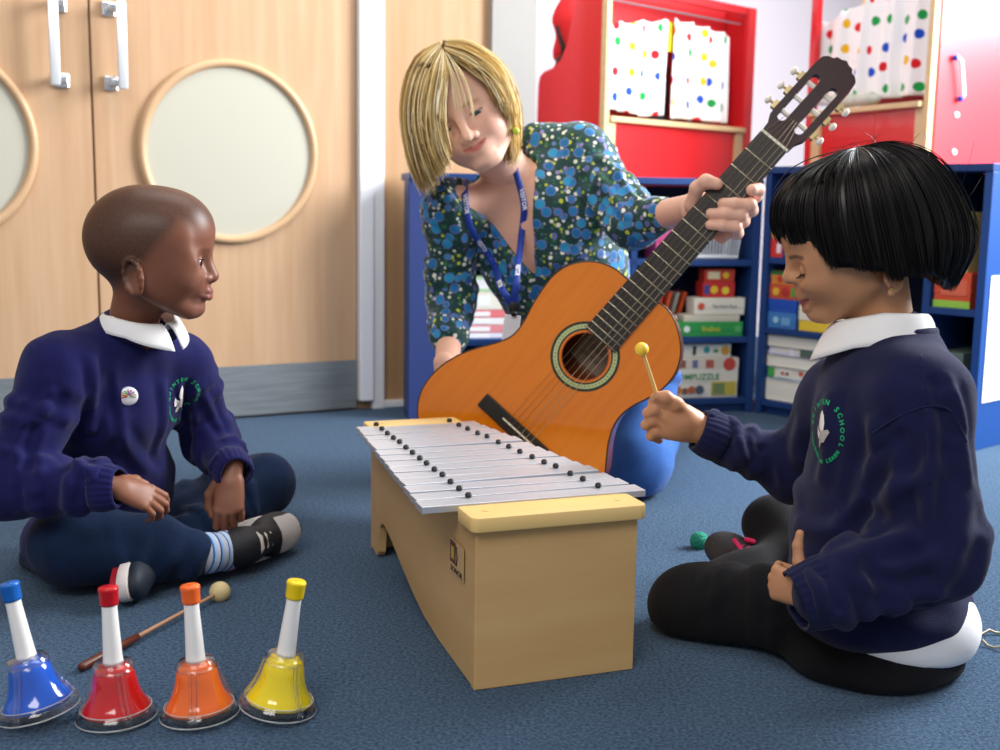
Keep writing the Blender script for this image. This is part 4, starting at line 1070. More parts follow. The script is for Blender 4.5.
# ------------------------------------------------------------ the woman
wo=G(640,503); WR=person('person',(wo.x,wo.y,0),'fair-haired woman in a blue spotted blouse and jeans kneeling and holding the guitar'); bpy.context.view_layer.update()
def dot_fabric():
    m=mat('spotted_jersey','ffffff',.75,sheen=.2); nt=m.node_tree; N=nt.nodes; L=nt.links; b=N['Principled BSDF']
    tc=N.new('ShaderNodeTexCoord'); prev=None
    base=N.new('ShaderNodeRGB'); base.outputs[0].default_value=lin('17403f'); prev=base.outputs[0]
    def layer(scale,ramp,r0,r1,seedoff,rnd=1.):
        nonlocal prev
        mp=N.new('ShaderNodeMapping'); mp.inputs['Location'].default_value=(seedoff,seedoff*.7,0); L.new(tc.outputs['Object'],mp.inputs[0])
        v=N.new('ShaderNodeTexVoronoi'); v.inputs['Scale'].default_value=scale; v.inputs['Randomness'].default_value=rnd; L.new(mp.outputs[0],v.inputs['Vector'])
        mr=N.new('ShaderNodeMapRange'); mr.inputs['From Min'].default_value=r0; mr.inputs['From Max'].default_value=r1; mr.inputs['To Min'].default_value=1; mr.inputs['To Max'].default_value=0
        L.new(v.outputs['Distance'],mr.inputs[0])
        sp=N.new('ShaderNodeSeparateColor'); L.new(v.outputs['Color'],sp.inputs[0])
        cr=N.new('ShaderNodeValToRGB'); cr.color_ramp.interpolation='CONSTANT'; L.new(sp.outputs[0],cr.inputs[0]); el=cr.color_ramp.elements
        for i,(p,c) in enumerate(ramp):
            e_=el[i] if i<2 else el.new(p); e_.position=p; e_.color=lin(c)
        mx=N.new('ShaderNodeMix'); mx.data_type='RGBA'; L.new(mr.outputs[0],mx.inputs[0]); L.new(prev,mx.inputs[6]); L.new(cr.outputs[0],mx.inputs[7]); prev=mx.outputs[2]
    layer(95,[(0,'2d5a3c'),(.3,'1c3a54'),(.55,'a8b83a'),(.7,'d9dccb'),(.85,'33706c')],.32,.40,3.1)
    layer(62,[(0,'dfe3d6'),(.28,'c3cf3a'),(.42,'2c6a44'),(.62,'efeee2'),(.78,'8f87b8')],.26,.34,1.7)
    layer(37,[(0,'6a6fae'),(.5,'5a7db6')],.41,.45,0)
    layer(37,[(0,'1a7cb8'),(.45,'1668a4'),(.7,'2494c4')],.32,.37,0)
    L.new(prev,b.inputs['Base Color']); return m
M_blouse=dot_fabric()
nb2=P(508,176,2.47); pe2=P(606,350,2.80); up2=(nb2-pe2).normalized()
WF_=Vector((-.16,-.93,-.33)); FM=frame(nb2,WF_,up2); fw2=Vector(FM.col[0][:3]); lf2=Vector(FM.col[1][:3]); fr2=np.array(FM)[:3,:3]
sh2R=P(452,208,2.42); el2R=P(451,300,2.50); wr2R=P(447,374,2.29); sh2L=P(582,158,2.50); el2L=P(634,222,2.36); wr2L=P(692,208,2.19)
def tl(x,y,z): return FM@Vector((x,y,z))
cuR=el2R.lerp(wr2R,.52); cuL=el2L.lerp(wr2L,.50)
S=Sdf()
S.cone(P(536,141,2.51),P(578,147,2.51),.040,.052,.03); S.ell(tl(.0,.01,-.13),(.095,.155,.13),.04,rot=fr2); S.ell(tl(-.01,.06,-.24),(.09,.115,.13),.05,rot=fr2); S.ell(tl(.045,.06,-.19),(.062,.062,.065),.04,rot=fr2); S.ell(tl(.045,-.06,-.19),(.062,.062,.065),.04,rot=fr2)
S.ell(tl(-.005,0,-.28),(.095,.125,.13),.05,rot=fr2); S.ell(tl(-.01,0,-.42),(.115,.150,.13),.05,rot=fr2)
S.chain([(tl(-.01,0,-.035),.058),(sh2R,.058),(el2R,.050),(cuR,.040)],.03); S.chain([(tl(-.01,0,-.035),.060),(sh2L,.060),(el2L,.050),(cuL,.036)],.03)
rings(S,sh2R,el2R,.058,.052,5,31,.006,.012); rings(S,el2R,cuR,.050,.043,4,32,.006,.010); rings(S,sh2L,el2L,.062,.052,6,33,.007,.012)
S.disp.append(noise3(9,24,.0025))
Fi=np.array(FM.inverted())
def vneck(X,Y,Z):
    x=Fi[0,0]*X+Fi[0,1]*Y+Fi[0,2]*Z+Fi[0,3]; y=Fi[1,0]*X+Fi[1,1]*Y+Fi[1,2]*Z+Fi[1,3]; z=Fi[2,0]*X+Fi[2,1]*Y+Fi[2,2]*Z+Fi[2,3]
    w=.070*(1+z/.205); return np.maximum(np.maximum(np.abs(y+.004)-w,-x-.005),-z-.205)*.9
S._a(vneck,(nb2-Vector((.3,.3,.3))),(nb2+Vector((.3,.3,.3))),.004,'s')
S.cone(tl(-.01,0,-.04),tl(.02,0,.08),.058,.062,.006,op='s')
v,f=S.mesh(.0045); v=relax(v,f,1,.4); n=vnormals(v,f)
v=creases(v,n,[([(600,150),(625,175),(640,200)],.010,.006),([(590,165),(612,195),(630,225)],.010,.006),([(575,180),(595,215),(610,240)],.010,.006),([(615,160),(640,190),(660,215)],.008,-.005),([(475,230),(505,262),(530,285)],.012,.006),([(480,262),(505,285),(520,300)],.010,-.006),([(560,190),(565,230),(570,260)],.012,.005),([(540,262),(565,262),(600,250)],.012,.006),([(450,215),(462,240),(468,262)],.010,.005),([(430,225),(440,240),(455,250)],.008,-.005),([(430,320),(445,328),(462,325)],.007,.004)])
npmesh('blouse',rel(WR,v),f,M_blouse,WR); vB,nB=v,vnormals(v,f)
# jeans
M_denim=mat('blue_denim','3d6cb5',.85,col2='2f5a9f',cscale=18,sheen=.15,bump=.35,bscale=700,spec=.2)
hp2R=tl(-.02,-.09,-.46); hp2L=tl(-.02,.09,-.46); kn2L=P(637,465,2.42); an2L=Vector((kn2L.x+.12,kn2L.y+.42,.06)); kn2R=P(470,470,2.50); kn2R.z=.08; an2R=Vector((kn2R.x+.10,kn2R.y+.42,.06))
hp2L.x+=.045
S=Sdf(); S.ell(tl(-.02,0,-.46),(.125,.165,.12),.04,rot=fr2)
S.chain([(hp2L,.085),(kn2L,.067),(an2L,.045)],.03); S.chain([(hp2R,.095),(kn2R,.066),(an2R,.045)],.03); S.ell((kn2L.x,kn2L.y,.075),(.065,.07,.075),.04)
rings(S,hp2L,kn2L,.09,.07,6,41,.007,.014,cover=(.2,.4)); S.disp.append(noise3(5,22,.003))
S._a(lambda X,Y,Z:.004-Z+0*X+0*Y,(0,0,0),(0,0,0),.012,'i')
v,f=S.mesh(.006); v=relax(v,f,1,.4); npmesh('jeans',rel(WR,v),f,M_denim,WR)
for a in (an2L,an2R): shoe(WR,frame(a+Vector((0,.03,-.015)),Vector((.1,1,-.05)),Vector((0,.1,-1))).copy() if False else frame(a+Vector((0,-.02,.0)),Vector((.1,.9,-.0)),Vector((0,0,1))),.22,M_shd,M_sole,None,None)
# skin
HM2=frame(P(467,113,2.335),Vector((-.13,-1,-.22)),Vector((-.50,0,.87)))
HS=1.10; HM2s=HM2@Matrix.Scale(HS,4)
QW=dict(nose=1.05,tip=(.1,-.032),bridge=(.079,.004),lip=.080,lt=.70,smile=.006,lw=.0225,ck=1.14,fw=1.0,brow='b08d66',browa=.5,lid=(.16,-.36),lash='4a3222',open=.0003,cran=.97,jw=1.03,chin=.002)
S,_=head_sdf(QW); Mi=HM2s.inverted()
S.cone((-.022,0,-.045),Mi@tl(-.005,0,.0),.042,.046,.03)
v,f=S.mesh(.002); v=relax(v,f,1); c1=head_colors(v,QW,'efbfa8','cc766c')
ck=np.exp(-(((v[:,0]-.055)/.03)**2+((np.abs(v[:,1])-.038)/.018)**2+((v[:,2]+.032)/.018)**2)); c1=c1*(1-.35*ck[:,None])+np.array(lin('d97f70')[:3])*.35*ck[:,None]
v1=xf(HM2s,v); f1=f
S=Sdf(); S.ell(tl(-.003,0,-.13),(.090,.135,.125),.04,rot=fr2); S.ell(tl(.034,.055,-.19),(.056,.058,.06),.04,rot=fr2); S.ell(tl(.034,-.055,-.19),(.056,.058,.06),.04,rot=fr2)
S.ell(tl(-.005,0,-.28),(.08,.11,.12),.04,rot=fr2); S.ell(tl(-.01,0,-.44),(.10,.135,.11),.04,rot=fr2)
S.cone(tl(-.01,0,-.05),tl(.0,0,.04),.056,.047,.04)
S.chain([(tl(-.01,0,-.045),.045),(sh2R,.038),(el2R,.029),(wr2R,.025)],.03); S.chain([(tl(-.01,0,-.045),.046),(sh2L,.040),(el2L,.032),(wr2L,.027)],.03)
S.chain([(hp2L,.07),(kn2L,.05),(an2L,.03)],.03); S.chain([(hp2R,.07),(kn2R,.05),(an2R,.03)],.03)
# collar bones
for s in (-1,1): S.cone(tl(.048,s*.012,-.040),tl(.030,s*.06,-.035),.007,.006,.018)
v2,f2=S.mesh(.004); v2=relax(v2,f2,1)
# left hand closed round the guitar neck
def nk(px,py,h): return RP(px,py,Pb+gn*h,gn)      # point above (h>0) or behind (h<0) the board's plane
S=Sdf(); q=.0108
S.chain([(wr2L,.028),(nk(700,212,-.055),.027),(nk(716,218,-.050),.022)],.02)
S.cone(nk(702,206,-.050),nk(735,204,-.045),.020,.014,.02); S.cone(nk(706,220,-.048),nk(730,226,-.040),.020,.013,.02); S.cone(nk(700,216,-.050),nk(722,238,-.030),.018,.011,.02)
S.chain([(nk(733,200,-.042),q*1.25),(nk(755,196,-.028),q*1.1),(nk(758,190,.004),q*1.05),(nk(752,190,.020),q*.98)],.006)
S.chain([(nk(730,210,-.042),q*1.25),(nk(751,210,-.026),q*1.15),(nk(750,205,.014),q*1.08),(nk(735,204,.020),q*1.0),(nk(723,203.5,.017),q*.92)],.005)
S.chain([(nk(724,220,-.042),q*1.2),(nk(743,221,-.026),q*1.12),(nk(741,215,.014),q*1.05),(nk(725,214,.020),q*.98),(nk(711,213.5,.017),q*.88)],.005)
S.chain([(nk(718,230,-.040),q*1.15),(nk(737,233,-.024),q*1.05),(nk(736,227,.012),q*.95),(nk(722,225.5,.018),q*.88),(nk(710,225,.015),q*.8)],.005)
S.chain([(nk(704,212,-.050),.020),(nk(693,204,-.022),.0155),(nk(697,188,.004),.0125),(nk(706,181.5,.018),.0125),(nk(717,184,.018),.0105)],.006)
vl,fl=S.mesh(.0016); vl=relax(vl,fl,1,.35)
# right hand flat behind the guitar's shoulder
m=frame(wr2R+Vector((0,0,.0)),Vector((.25,-.10,-1)),Vector((.1,.95,.0)))
vr,fr_=hand(m,.165,[(10,20,15)]*4,4,None,mir=False)
V,Fc=join((v1,f1),(v2,f2),(vl,fl),(vr,fr_))
sk=np.array(lin('e6b39b')[:3])
C_=np.concatenate([c1,np.tile(sk,(len(v2)+len(vl)+len(vr),1))])
npmesh('body',rel(WR,V),Fc,M_skin,WR,colors=C_); vSk=v2
eyes(QW,WR,HM2s,iris='4a5a5e',gaze=(1,.1,-.35),white='c9beb6')
# hair
GA=[[(442,46,2.44),(440,62,2.48),(446,105,2.50),(452,150,2.47)],
 [(441,46,2.40),(414,68,2.44),(408,112,2.45),(414,150,2.43),(424,178,2.41)],
 [(440,43,2.35),(414,60,2.36),(403,102,2.35),(407,145,2.34),(421,190,2.34)],
 [(440,45,2.30),(420,66,2.27),(410,108,2.245),(416,150,2.24),(430,190,2.26)],
 [(442,48,2.27),(430,72,2.225),(424,112,2.205),(430,148,2.205),(441,176,2.22)],
 [(443,50,2.26),(439,74,2.215),(434,108,2.195),(437,140,2.195),(446,165,2.21)],
 [(444,51,2.255),(446,72,2.21),(443,95,2.20),(441,122,2.195),(447,150,2.20)]]
GB=[[(444,50,2.255),(458,58,2.23),(475,69,2.22),(491,84,2.225),(502,102,2.24)],
 [(445,46,2.27),(468,51,2.245),(491,67,2.24),(505,92,2.255),(511,124,2.28)],
 [(445,43,2.30),(470,46,2.28),(497,68,2.285),(511,98,2.30),(513,130,2.32),(512,160,2.33)],
 [(444,41,2.34),(470,42,2.335),(500,64,2.35),(515,96,2.37),(518,130,2.385),(514,162,2.39)],
 [(443,43,2.39),(470,48,2.41),(495,72,2.44),(508,112,2.455),(508,155,2.44)],
 [(442,46,2.44),(446,62,2.48),(455,108,2.50),(460,150,2.47)]]
rg=np.random.default_rng(5); hc3=np.array(P(462,112,2.36))
cols=[lin(c)[:3] for c in ('dfc07c','c59f58','f2dfa8','a67c40','7a5830','f8ecc6','d8b76c')]
crv=[];cc=[]
for GG,nn in ((GA,1500),(GB,1400)):
    sh=sheet([[P(*p) for p in g] for g in GG],18,10)
    # under-layer so that no scalp shows
    inner=sh+(hc3-sh)*.07
    U,m_,_=inner.shape
    ii=np.arange(U*m_).reshape(U,m_); ff=np.stack([ii[:-1,:-1],ii[1:,:-1],ii[1:,1:],ii[:-1,1:]],2).reshape(-1,4)
    o=npmesh('hair_underlayer',rel(WR,inner.reshape(-1,3)),ff,hair_mat('hair_blonde'),WR,colors=np.tile(lin('94733f')[:3],(U*m_,1)))
    sd=o.modifiers.new('s','SOLIDIFY'); sd.thickness=.006
    st=sheet_strands(sh,nn,rg,.0042,.012,.0036,110,hc3,.05); crv.append(st)
    band_=rg.integers(0,len(cols),nn)
    cc.append(np.array([cols[b] for b in band_]))
# thin wisps over the forehead
ws=[[P(446,52,2.25),P(462,74,2.20),P(470,95,2.19),P(474,118,2.185)],[P(446,52,2.25),P(456,72,2.205),P(462,92,2.19),P(466,110,2.185)],[P(445,52,2.25),P(452,76,2.20),P(455,95,2.19),P(458,112,2.19)]]
W=[]
for w_ in ws:
    r0=resample(w_,18)
    for k in range(4): W.append(r0+rg.normal(size=3)*.0022*np.linspace(.3,1.2,18)[:,None])
crv.append(np.array(W)); cc.append(np.tile(lin('ecd9a8')[:3],(len(W),1)))
crv=np.concatenate(crv); cc=np.concatenate(cc)*rg.uniform(.72,1.25,(len(crv),1))
strands('hair',crv-np.array(WR.location),rg.uniform(.0007,.0013,len(crv)),cc,hair_mat('hair_blonde'),WR)
bm=bmesh.new(); bmesh.ops.create_uvsphere(bm,u_segments=12,v_segments=8,radius=.007)
pe_=P(516,131,2.29); MB().bm(bm,Matrix.Translation(pe_-WR.location)).build('earring',mat('lime_bead','b9d23a',.3),WR,smooth='all')
# lanyard: two straps, clip and card
LR=empty('lanyard',Matrix.Translation(P(514,306,2.235)),'blue VISITOR lanyard with black clip hanging from the neck of the woman','lanyard'); bpy.context.view_layer.update()
M_lan=mat('lanyard_blue','1c3fa0',.55,bump=.1,bscale=800)
def strap(px,off,wd,txts,flipy=False):
    pts=[]
    for x,y in px[:-2]: pts.append(Vector(hit(np.concatenate([vB,vSk]),x,y,5))+Vector((0,-.014,0)))
    e0=pts[-1]; 
    for x,y,d in px[-2:]: pts.append(P(x,y,d))
    c=catmull([tuple(p) for p in pts],8); c=[Vector(p) for p in c]
    tw=[Vector((1,-.1,0))]*len(c); mb=MB(); vs=[];fs=[]
    for i,p in enumerate(c):
        t=(c[min(i+1,len(c)-1)]-c[max(i-1,0)]).normalized(); sd=t.cross(Vector((0,-1,0))).normalized()
        vs+=[tuple(p-sd*wd/2-LR.location),tuple(p+sd*wd/2-LR.location)]
    for i in range(len(c)-1): fs.append((2*i,2*i+1,2*i+3,2*i+2))
    o=mb.add(vs,fs).build('strap',M_lan,LR,smooth='all',solid=.0012)
    for u in txts:
        i=int(u*(len(c)-2)); p=c[i]; t=(c[i+1]-c[i-1]).normalized(); z=Vector((0,-1,0)); z=(z-t*z.dot(t)).normalized(); x=t; y=z.cross(x)
        m=Matrix(((x.x,y.x,z.x,p.x),(x.y,y.y,z.y,p.y),(x.z,y.z,z.z,p.z),(0,0,0,1)))
        m=Matrix.Translation(z*.0012)@m
        tt=text('strap_lettering','VISITOR',.0125,mat('lettering_white','f4f4f6',.5),o,Matrix.Identity(4),extrude=.0003,bold=.0003); tt.matrix_local=LR.matrix_world.inverted()@m
strap([(468,175),(470,200),(476,232),(488,262),(501,287,2.24),(513,305,2.235)],0,.0135,(.25,.52,.80))
strap([(516,131),(517,148),(519,170),(519,205),(518,240),(517,275,2.23),(514,305,2.235)],0,.0135,(.22,.50,.84))
MB().box(-.010,.010,-.004,.004,-.010,.008,r=.002).lathe([(.005,-.02),(.007,-.014),(.004,-.008)],12).build('clip',M_rub,LR,smooth=True)
MB().box(-.016,.016,.002,.005,-.075,-.018,r=.001).build('badge_card',mat('card_white','e9ebf2',.4),LR,m=R(math.radians(6),'Y'))
# ------------------------------------------------------------ the girl
go=G(880,690); QR=person('person',(go.x,go.y,0),'girl with black bobbed hair and navy sweatshirt sitting holding a yellow beater'); bpy.context.view_layer.update()
GD=Vector((-.95,.30,0)); GL_=Vector((-.30,-.95,0))
nb3=P(886,332,1.56); pe3=P(868,625,1.53); up3=(nb3-pe3).normalized(); fr3=np.array(frame((0,0,0),GD,up3))[:3,:3]; rot3=np.array(frame((0,0,0),GD,(0,0,1)))[:3,:3]
ch3=pe3.lerp(nb3,.68); be3=pe3.lerp(nb3,.30)
sNR=P(920,402,1.45); sEL=P(938,556,1.39); sWR=P(812,597,1.37)          # near arm
fSH=P(842,398,1.66); fEL=P(792,470,1.74); fWR=P(702,432,1.74)          # far arm
def shy(a,b,d=.036): return b-(b-a).normalized()*d
S=Sdf()
S.ell(ch3-GD*.005,(.098,.118,.13),.04,rot=fr3); S.ell(be3+GD*.0,(.115,.120,.13),.05,rot=fr3); S.ell(pe3-GD*.008+Vector((0,0,.032)),(.126,.138,.062),.04,rot=rot3)
S.chain([(nb3-up3*.035-GD*.01,.058),(sNR,.060),(sEL,.056),(shy(sEL,sWR,.02),.044)],.03); S.chain([(nb3-up3*.035-GD*.01,.056),(fSH,.054),(fEL,.044),(shy(fEL,fWR),.033)],.03)
rings(S,sNR,sEL,.062,.058,4,51,.008,.014,cover=(.25,.5)); rings(S,sEL,sWR,.056,.046,6,52,.008,.012); rings(S,fEL,fWR,.044,.036,5,53,.006,.010)
S.disp.append(noise3(11,22,.003))
S.cone(nb3-up3*.035+GD*.004,nb3+up3*.08+GD*.03,.046,.058,.006,op='s')
M_navy2=fleece('navy_fleece_dark','1f2248','181b3a')
v,f=S.mesh(.0038); v=relax(v,f,1,.4); n=vnormals(v,f)
v=creases(v,n,[([(925,405),(928,450),(925,500),(930,545)],.008,.006),([(895,425),(905,470),(905,520)],.012,-.006),([(868,410),(875,450),(862,500),(850,540)],.014,.008),([(945,380),(962,430),(972,490)],.012,.008),([(930,370),(950,410),(962,440)],.010,-.007),([(985,500),(978,560),(950,600)],.014,-.006),([(840,560),(880,540),(920,530)],.012,.009),([(820,545),(850,525),(870,500)],.010,-.008),([(800,420),(795,460),(800,500)],.013,.006),([(830,385),(822,440),(815,490)],.013,.005),([(790,520),(815,530),(840,525)],.012,.007),([(860,620),(900,612),(950,590)],.012,.008),([(820,560),(835,590),(838,618)],.009,-.006),([(800,565),(815,590),(818,622)],.008,.005),([(870,570),(900,580),(940,575)],.01,-.006),([(735,432),(745,455),(750,480)],.008,.005),([(760,440),(768,465),(770,490)],.008,-.005)])
npmesh('sweatshirt',rel(QR,v),f,M_navy2,QR); vS3,nS3=v,vnormals(v,f)
# raised seams at the shoulder
def seam(pts,nm='seam'):
    p3=[Vector(hit(vS3,*p))-QR.location for p in pts]; MB().tube(catmull([tuple(p) for p in p3],6),.0014,6).build(nm,M_navy2,QR,smooth='all')
seam([(921,352),(923,375),(924,404)]); seam([(870,432),(895,416),(924,405),(950,412),(968,440)]); seam([(925,406),(926,440),(928,480)])
cuff(QR,shy(sEL,sWR,.034),sWR+(sWR-sEL).normalized()*.022,.043,.036,M_navy2); cuff(QR,shy(fEL,fWR,.035),fWR+(fWR-fEL).normalized()*.006,.034,.030,M_navy2)
# shirt tail under the sweatshirt, collar
S=Sdf(); S.ell(pe3-GD*.028+Vector((0,0,.012)),(.118,.121,.078),.04,rot=rot3); S.ell(be3-GD*.01,(.10,.11,.11),.04,rot=fr3)
S._a(lambda X,Y,Z:.030-Z-.10*(X-.60)+0*Y,(0,0,0),(0,0,0),.006,'i')
v,f=S.mesh(.005); npmesh('polo_shirt',rel(QR,v),f,M_polo,QR)
collar(QR,QR.matrix_world.inverted()@frame(nb3+GD*.004+up3*.008,GD,(up3+GD*.62)),0,.052,.056,.019,.042,M_polo,open_=.10,pt=.016)
NB3=frame(nb3-up3*.008,GD,(up3+GD*.5)); band(QR,NB3,.064,.068,.006,M_navy2)
# trousers
M_blk=mat('black_trousers','101013',.9,col2='15151a',cscale=20,sheen=.05,bump=.3,bscale=500,spec=.2)
hn=P(895,640,1.50); hn.z=max(hn.z,.075); kn3=P(693,609,1.63); an3=P(768,606,1.76); an3.z=.05
hf3=P(850,610,1.66); kf3=P(775,526,1.86); af3=P(788,585,1.84)
S=Sdf(); S.ell(pe3+Vector((0,0,-.035)),(.128,.136,.075),.04,rot=rot3)
S.chain([(hn,.068),(kn3,.060),(an3,.045)],.03); S.chain([(hf3,.078),(kf3,.046),(af3,.040)],.03)
rings(S,hn,kn3,.072,.062,7,61,.008,.014,cover=(.25,.45)); S.disp.append(noise3(6,26,.002))
S._a(lambda X,Y,Z:.004-Z+0*X+0*Y,(0,0,0),(0,0,0),.014,'i')
v,f=S.mesh(.005); v=relax(v,f,1,.4); npmesh('trousers',rel(QR,v),f,M_blk,QR)
M_pink=mat('pink_lace','d01f5c',.6)
toe3=P(725,545,1.86); hee=P(775,574,1.78); xa=(toe3-hee).normalized(); za=Vector((-.40,-.60,.65))
m=frame(hee-xa*.03-frame((0,0,0),xa,za).to_3x3()@Vector((0,0,.035)),xa,za)
ss=shoe(QR,m,.18,mat('shoe_charcoal','232226',.6,bump=.25,bscale=250),mat('shoe_dark_sole','2a2a2d',.5),None,M_pink,M_pink,toe=False)
MB().tube([(.06,-.030,.030),(.085,-.036,.030),(.11,-.030,.035)],.0042,6).tube([(.04,-.029,.048),(.07,-.028,.056),(.10,-.020,.055)],.0042,6).tube([(.05,.01,.062),(.09,.0,.058),(.12,-.012,.048)],.0042,6).build('pink_trim',M_pink,ss,smooth='all')
# skin
GS=.965
QG=dict(nose=.95,tip=(.0955,-.0255),bridge=(.0765,-.004),lip=.0795,lz=-.066,lt=.78,smile=.008,open=.0052,lw=.025,brow='22140d',browa=.75,ez=-.018,bz=.002,lid=(-.30,-.52),lash='0e0807',ck=1.28,jw=1.05,chin=.003,earx=-.030,earz=-.050,ears=.84)
p18=math.radians(16); hfw=Vector((-math.cos(p18),.05,-math.sin(p18))); HM3=frame(P(848,244,1.575),hfw,Vector((-math.sin(p18),0,math.cos(p18))))@Matrix.Scale(GS,4)
S,_=head_sdf(QG); Mi=HM3.inverted(); S.cone((-.030,0,-.050),Mi@(nb3-up3*.03),.040,.046,.03)
v,f=S.mesh(.0018); v=relax(v,f,1); c1=head_colors(v,QG,'bd8964','a05a52'); v1=xf(HM3,v); f1=f
S=Sdf(); S.ell(ch3,(.075,.095,.105),.03,rot=fr3); S.ell(be3,(.09,.10,.11),.03,rot=fr3); S.ell(pe3,(.095,.105,.065),.03,rot=rot3)
S.chain([(nb3-up3*.035,.042),(sNR,.038),(sEL,.034),(sWR,.024)],.02); S.chain([(nb3-up3*.035,.040),(fSH,.036),(fEL,.028),(shy(fEL,fWR,.015),.020)],.02)
S.chain([(hn,.05),(kn3,.040),(an3,.028)],.02); S.chain([(hf3,.05),(kf3,.030),(af3,.026),(hee,.024)],.02)
v2,f2=S.mesh(.006)
# far hand pinching the beater
S=Sdf(); d=1.74; q=.0078
A3=lambda x,y,dd=0: P(x,y,d+dd)
S.chain([(fWR+(fEL-fWR).normalized()*.01,.021),(A3(692,425),.021),(A3(680,424,-.005),.021)],.015)
S.ell(A3(676,420,-.005),(.024,.020,.022),.015); S.cone(A3(684,418,-.01),A3(668,414,-.015),.017,.012,.015); S.cone(A3(682,430,0),A3(664,430,-.0),.016,.012,.015)
S.chain([(A3(672,412,-.018),q*1.35),(A3(664,402,-.022),q*1.15),(A3(656,398,-.020),q*1.0),(A3(652,403,-.012),q*.85)],.005)       # index
S.chain([(A3(670,419,-.012),q*1.3),(A3(655,409,-.018),q*1.15),(A3(648,413,-.012),q*1.0),(A3(654,421,.0),q*.9)],.005)
S.chain([(A3(668,426,-.006),q*1.3),(A3(652,420,-.010),q*1.12),(A3(646,425,-.004),q*.95),(A3(655,431,.006),q*.85)],.005)
S.chain([(A3(668,433,.0),q*1.2),(A3(656,431,-.004),q*1.0),(A3(651,436,.002),q*.88),(A3(659,440,.012),q*.8)],.005)
S.chain([(A3(686,414,-.012),q*1.6),(A3(676,404,-.026),q*1.35),(A3(666,397,-.032),q*1.15),(A3(658,396,-.032),q*.95)],.006)       # thumb
vl,fl=S.mesh(.0014); vl=relax(vl,fl,1,.3)
# near hand on the thigh: thumb up, fingers folded inwards
hx=Vector((-.62,.55,.10)); hz=Vector((-.35,-.55,.55))
m=frame(sWR+(sWR-sEL).normalized()*.0,hx,Vector((-.5,-.75,.1)))
vr,fr_=hand(m,.108,[(70,80,50),(72,82,50),(74,84,50),(76,84,50)],3,[(.10,.17,.0),(.24,.34,.02),(.30,.52,.02),(.31,.66,.01)],mir=True,thick=1.1)
V,Fc=join((v1,f1),(v2,f2),(vl,fl),(vr,fr_))
sk=np.array(lin('c08a66')[:3])
C_=np.concatenate([c1,np.tile(sk,(len(v2)+len(vl)+len(vr),1))]); npmesh('body',rel(QR,V),Fc,M_skin,QR,colors=C_)
eyes(QG,QR,HM3,gaze=(1,0,-.5),white='8a7a6e'); lashes(QG,QR,HM3,-.30,L=.0075,down=.5)
# bobbed hair
FR=[(0,.128),(.045,.121),(.088,.110),(.119,.086),(.131,.055),(.126,.024)]
SD=[(0,.128),(.036,.120),(.068,.100),(.088,.060),(.096,.005),(.094,-.055)]
BK=[(0,.128),(.050,.119),(.094,.086),(.119,.026),(.121,-.040),(.078,-.098)]
def hprof(phi,m=20):
    a=abs(phi)%(2*PI); a=a if a<=PI else 2*PI-a; c=math.cos(a)
    if c>=0: w=c*c; A_,B_=FR,SD
    else: w=c*c; A_,B_=BK,SD
    pr=[(A_[i][0]*w+B_[i][0]*(1-w),A_[i][1]*w+B_[i][1]*(1-w)) for i in range(6)]
    if a<math.radians(78):          # the fringe steps down to the side length
        d=math.degrees(a); hem=.024-.004*smooth01(d/30)-.040*smooth01((d-30)/14)-.020*smooth01((d-44)/34)
        pr[5]=(pr[5][0],hem); pr[4]=(pr[4][0],max(pr[4][1],(hem+pr[3][1])/2))
    pts=[(-.040+r*math.cos(phi),r*math.sin(phi)*1.0,z) for r,z in pr]
    return resample(pts,m)
rg=np.random.default_rng(12); nst=6500; crv=[]
for i in range(nst):
    ph=rg.uniform(-PI,PI); base=hprof(ph); sw=rg.normal()*.05
    dp=rg.uniform(-.001,.004); L=1+rg.uniform(-.07,.015)
    s=np.linspace(0.02,min(L,1),20)*19; qn=np.stack([np.interp(s,np.arange(20),base[:,k]) for k in range(3)],1)
    cen=np.array([-.040,0,.0]); dv=qn-cen; dv/=np.linalg.norm(dv,axis=1,keepdims=True)
    tt=np.linspace(0,1,20)[:,None]
    qn=qn-dv*dp*np.minimum(1,tt*3)+dv*.0035*np.sin(ph*17+tt*2)*tt+dv*.0025*np.sin(ph*41+2*tt)*tt+np.array([rg.normal()*.002,rg.normal()*.002,0])*tt
    if rg.uniform()<.012: qn=qn+dv*rg.uniform(.003,.012)*np.sin(tt*3)+rg.normal(size=3)*.003*tt
    crv.append(qn)
cen=np.array([-.04,0,0])
# fly-away hairs at the crown and nape
fl_=[]
for i in range(34):
    ph=rg.uniform(-PI,PI) if i<22 else rg.uniform(2.3,3.9); b=hprof(ph); k=rg.integers(1,6) if i<22 else rg.integers(8,14); p0=b[k]; dv=p0-cen; dv/=np.linalg.norm(dv)
    side_=rg.normal(size=3); pts=[p0+(dv*(.015*u*(1-u*.5))+side_*.010*u*u) for u in np.linspace(0,1.6,20)]
    fl_.append(np.array(pts))

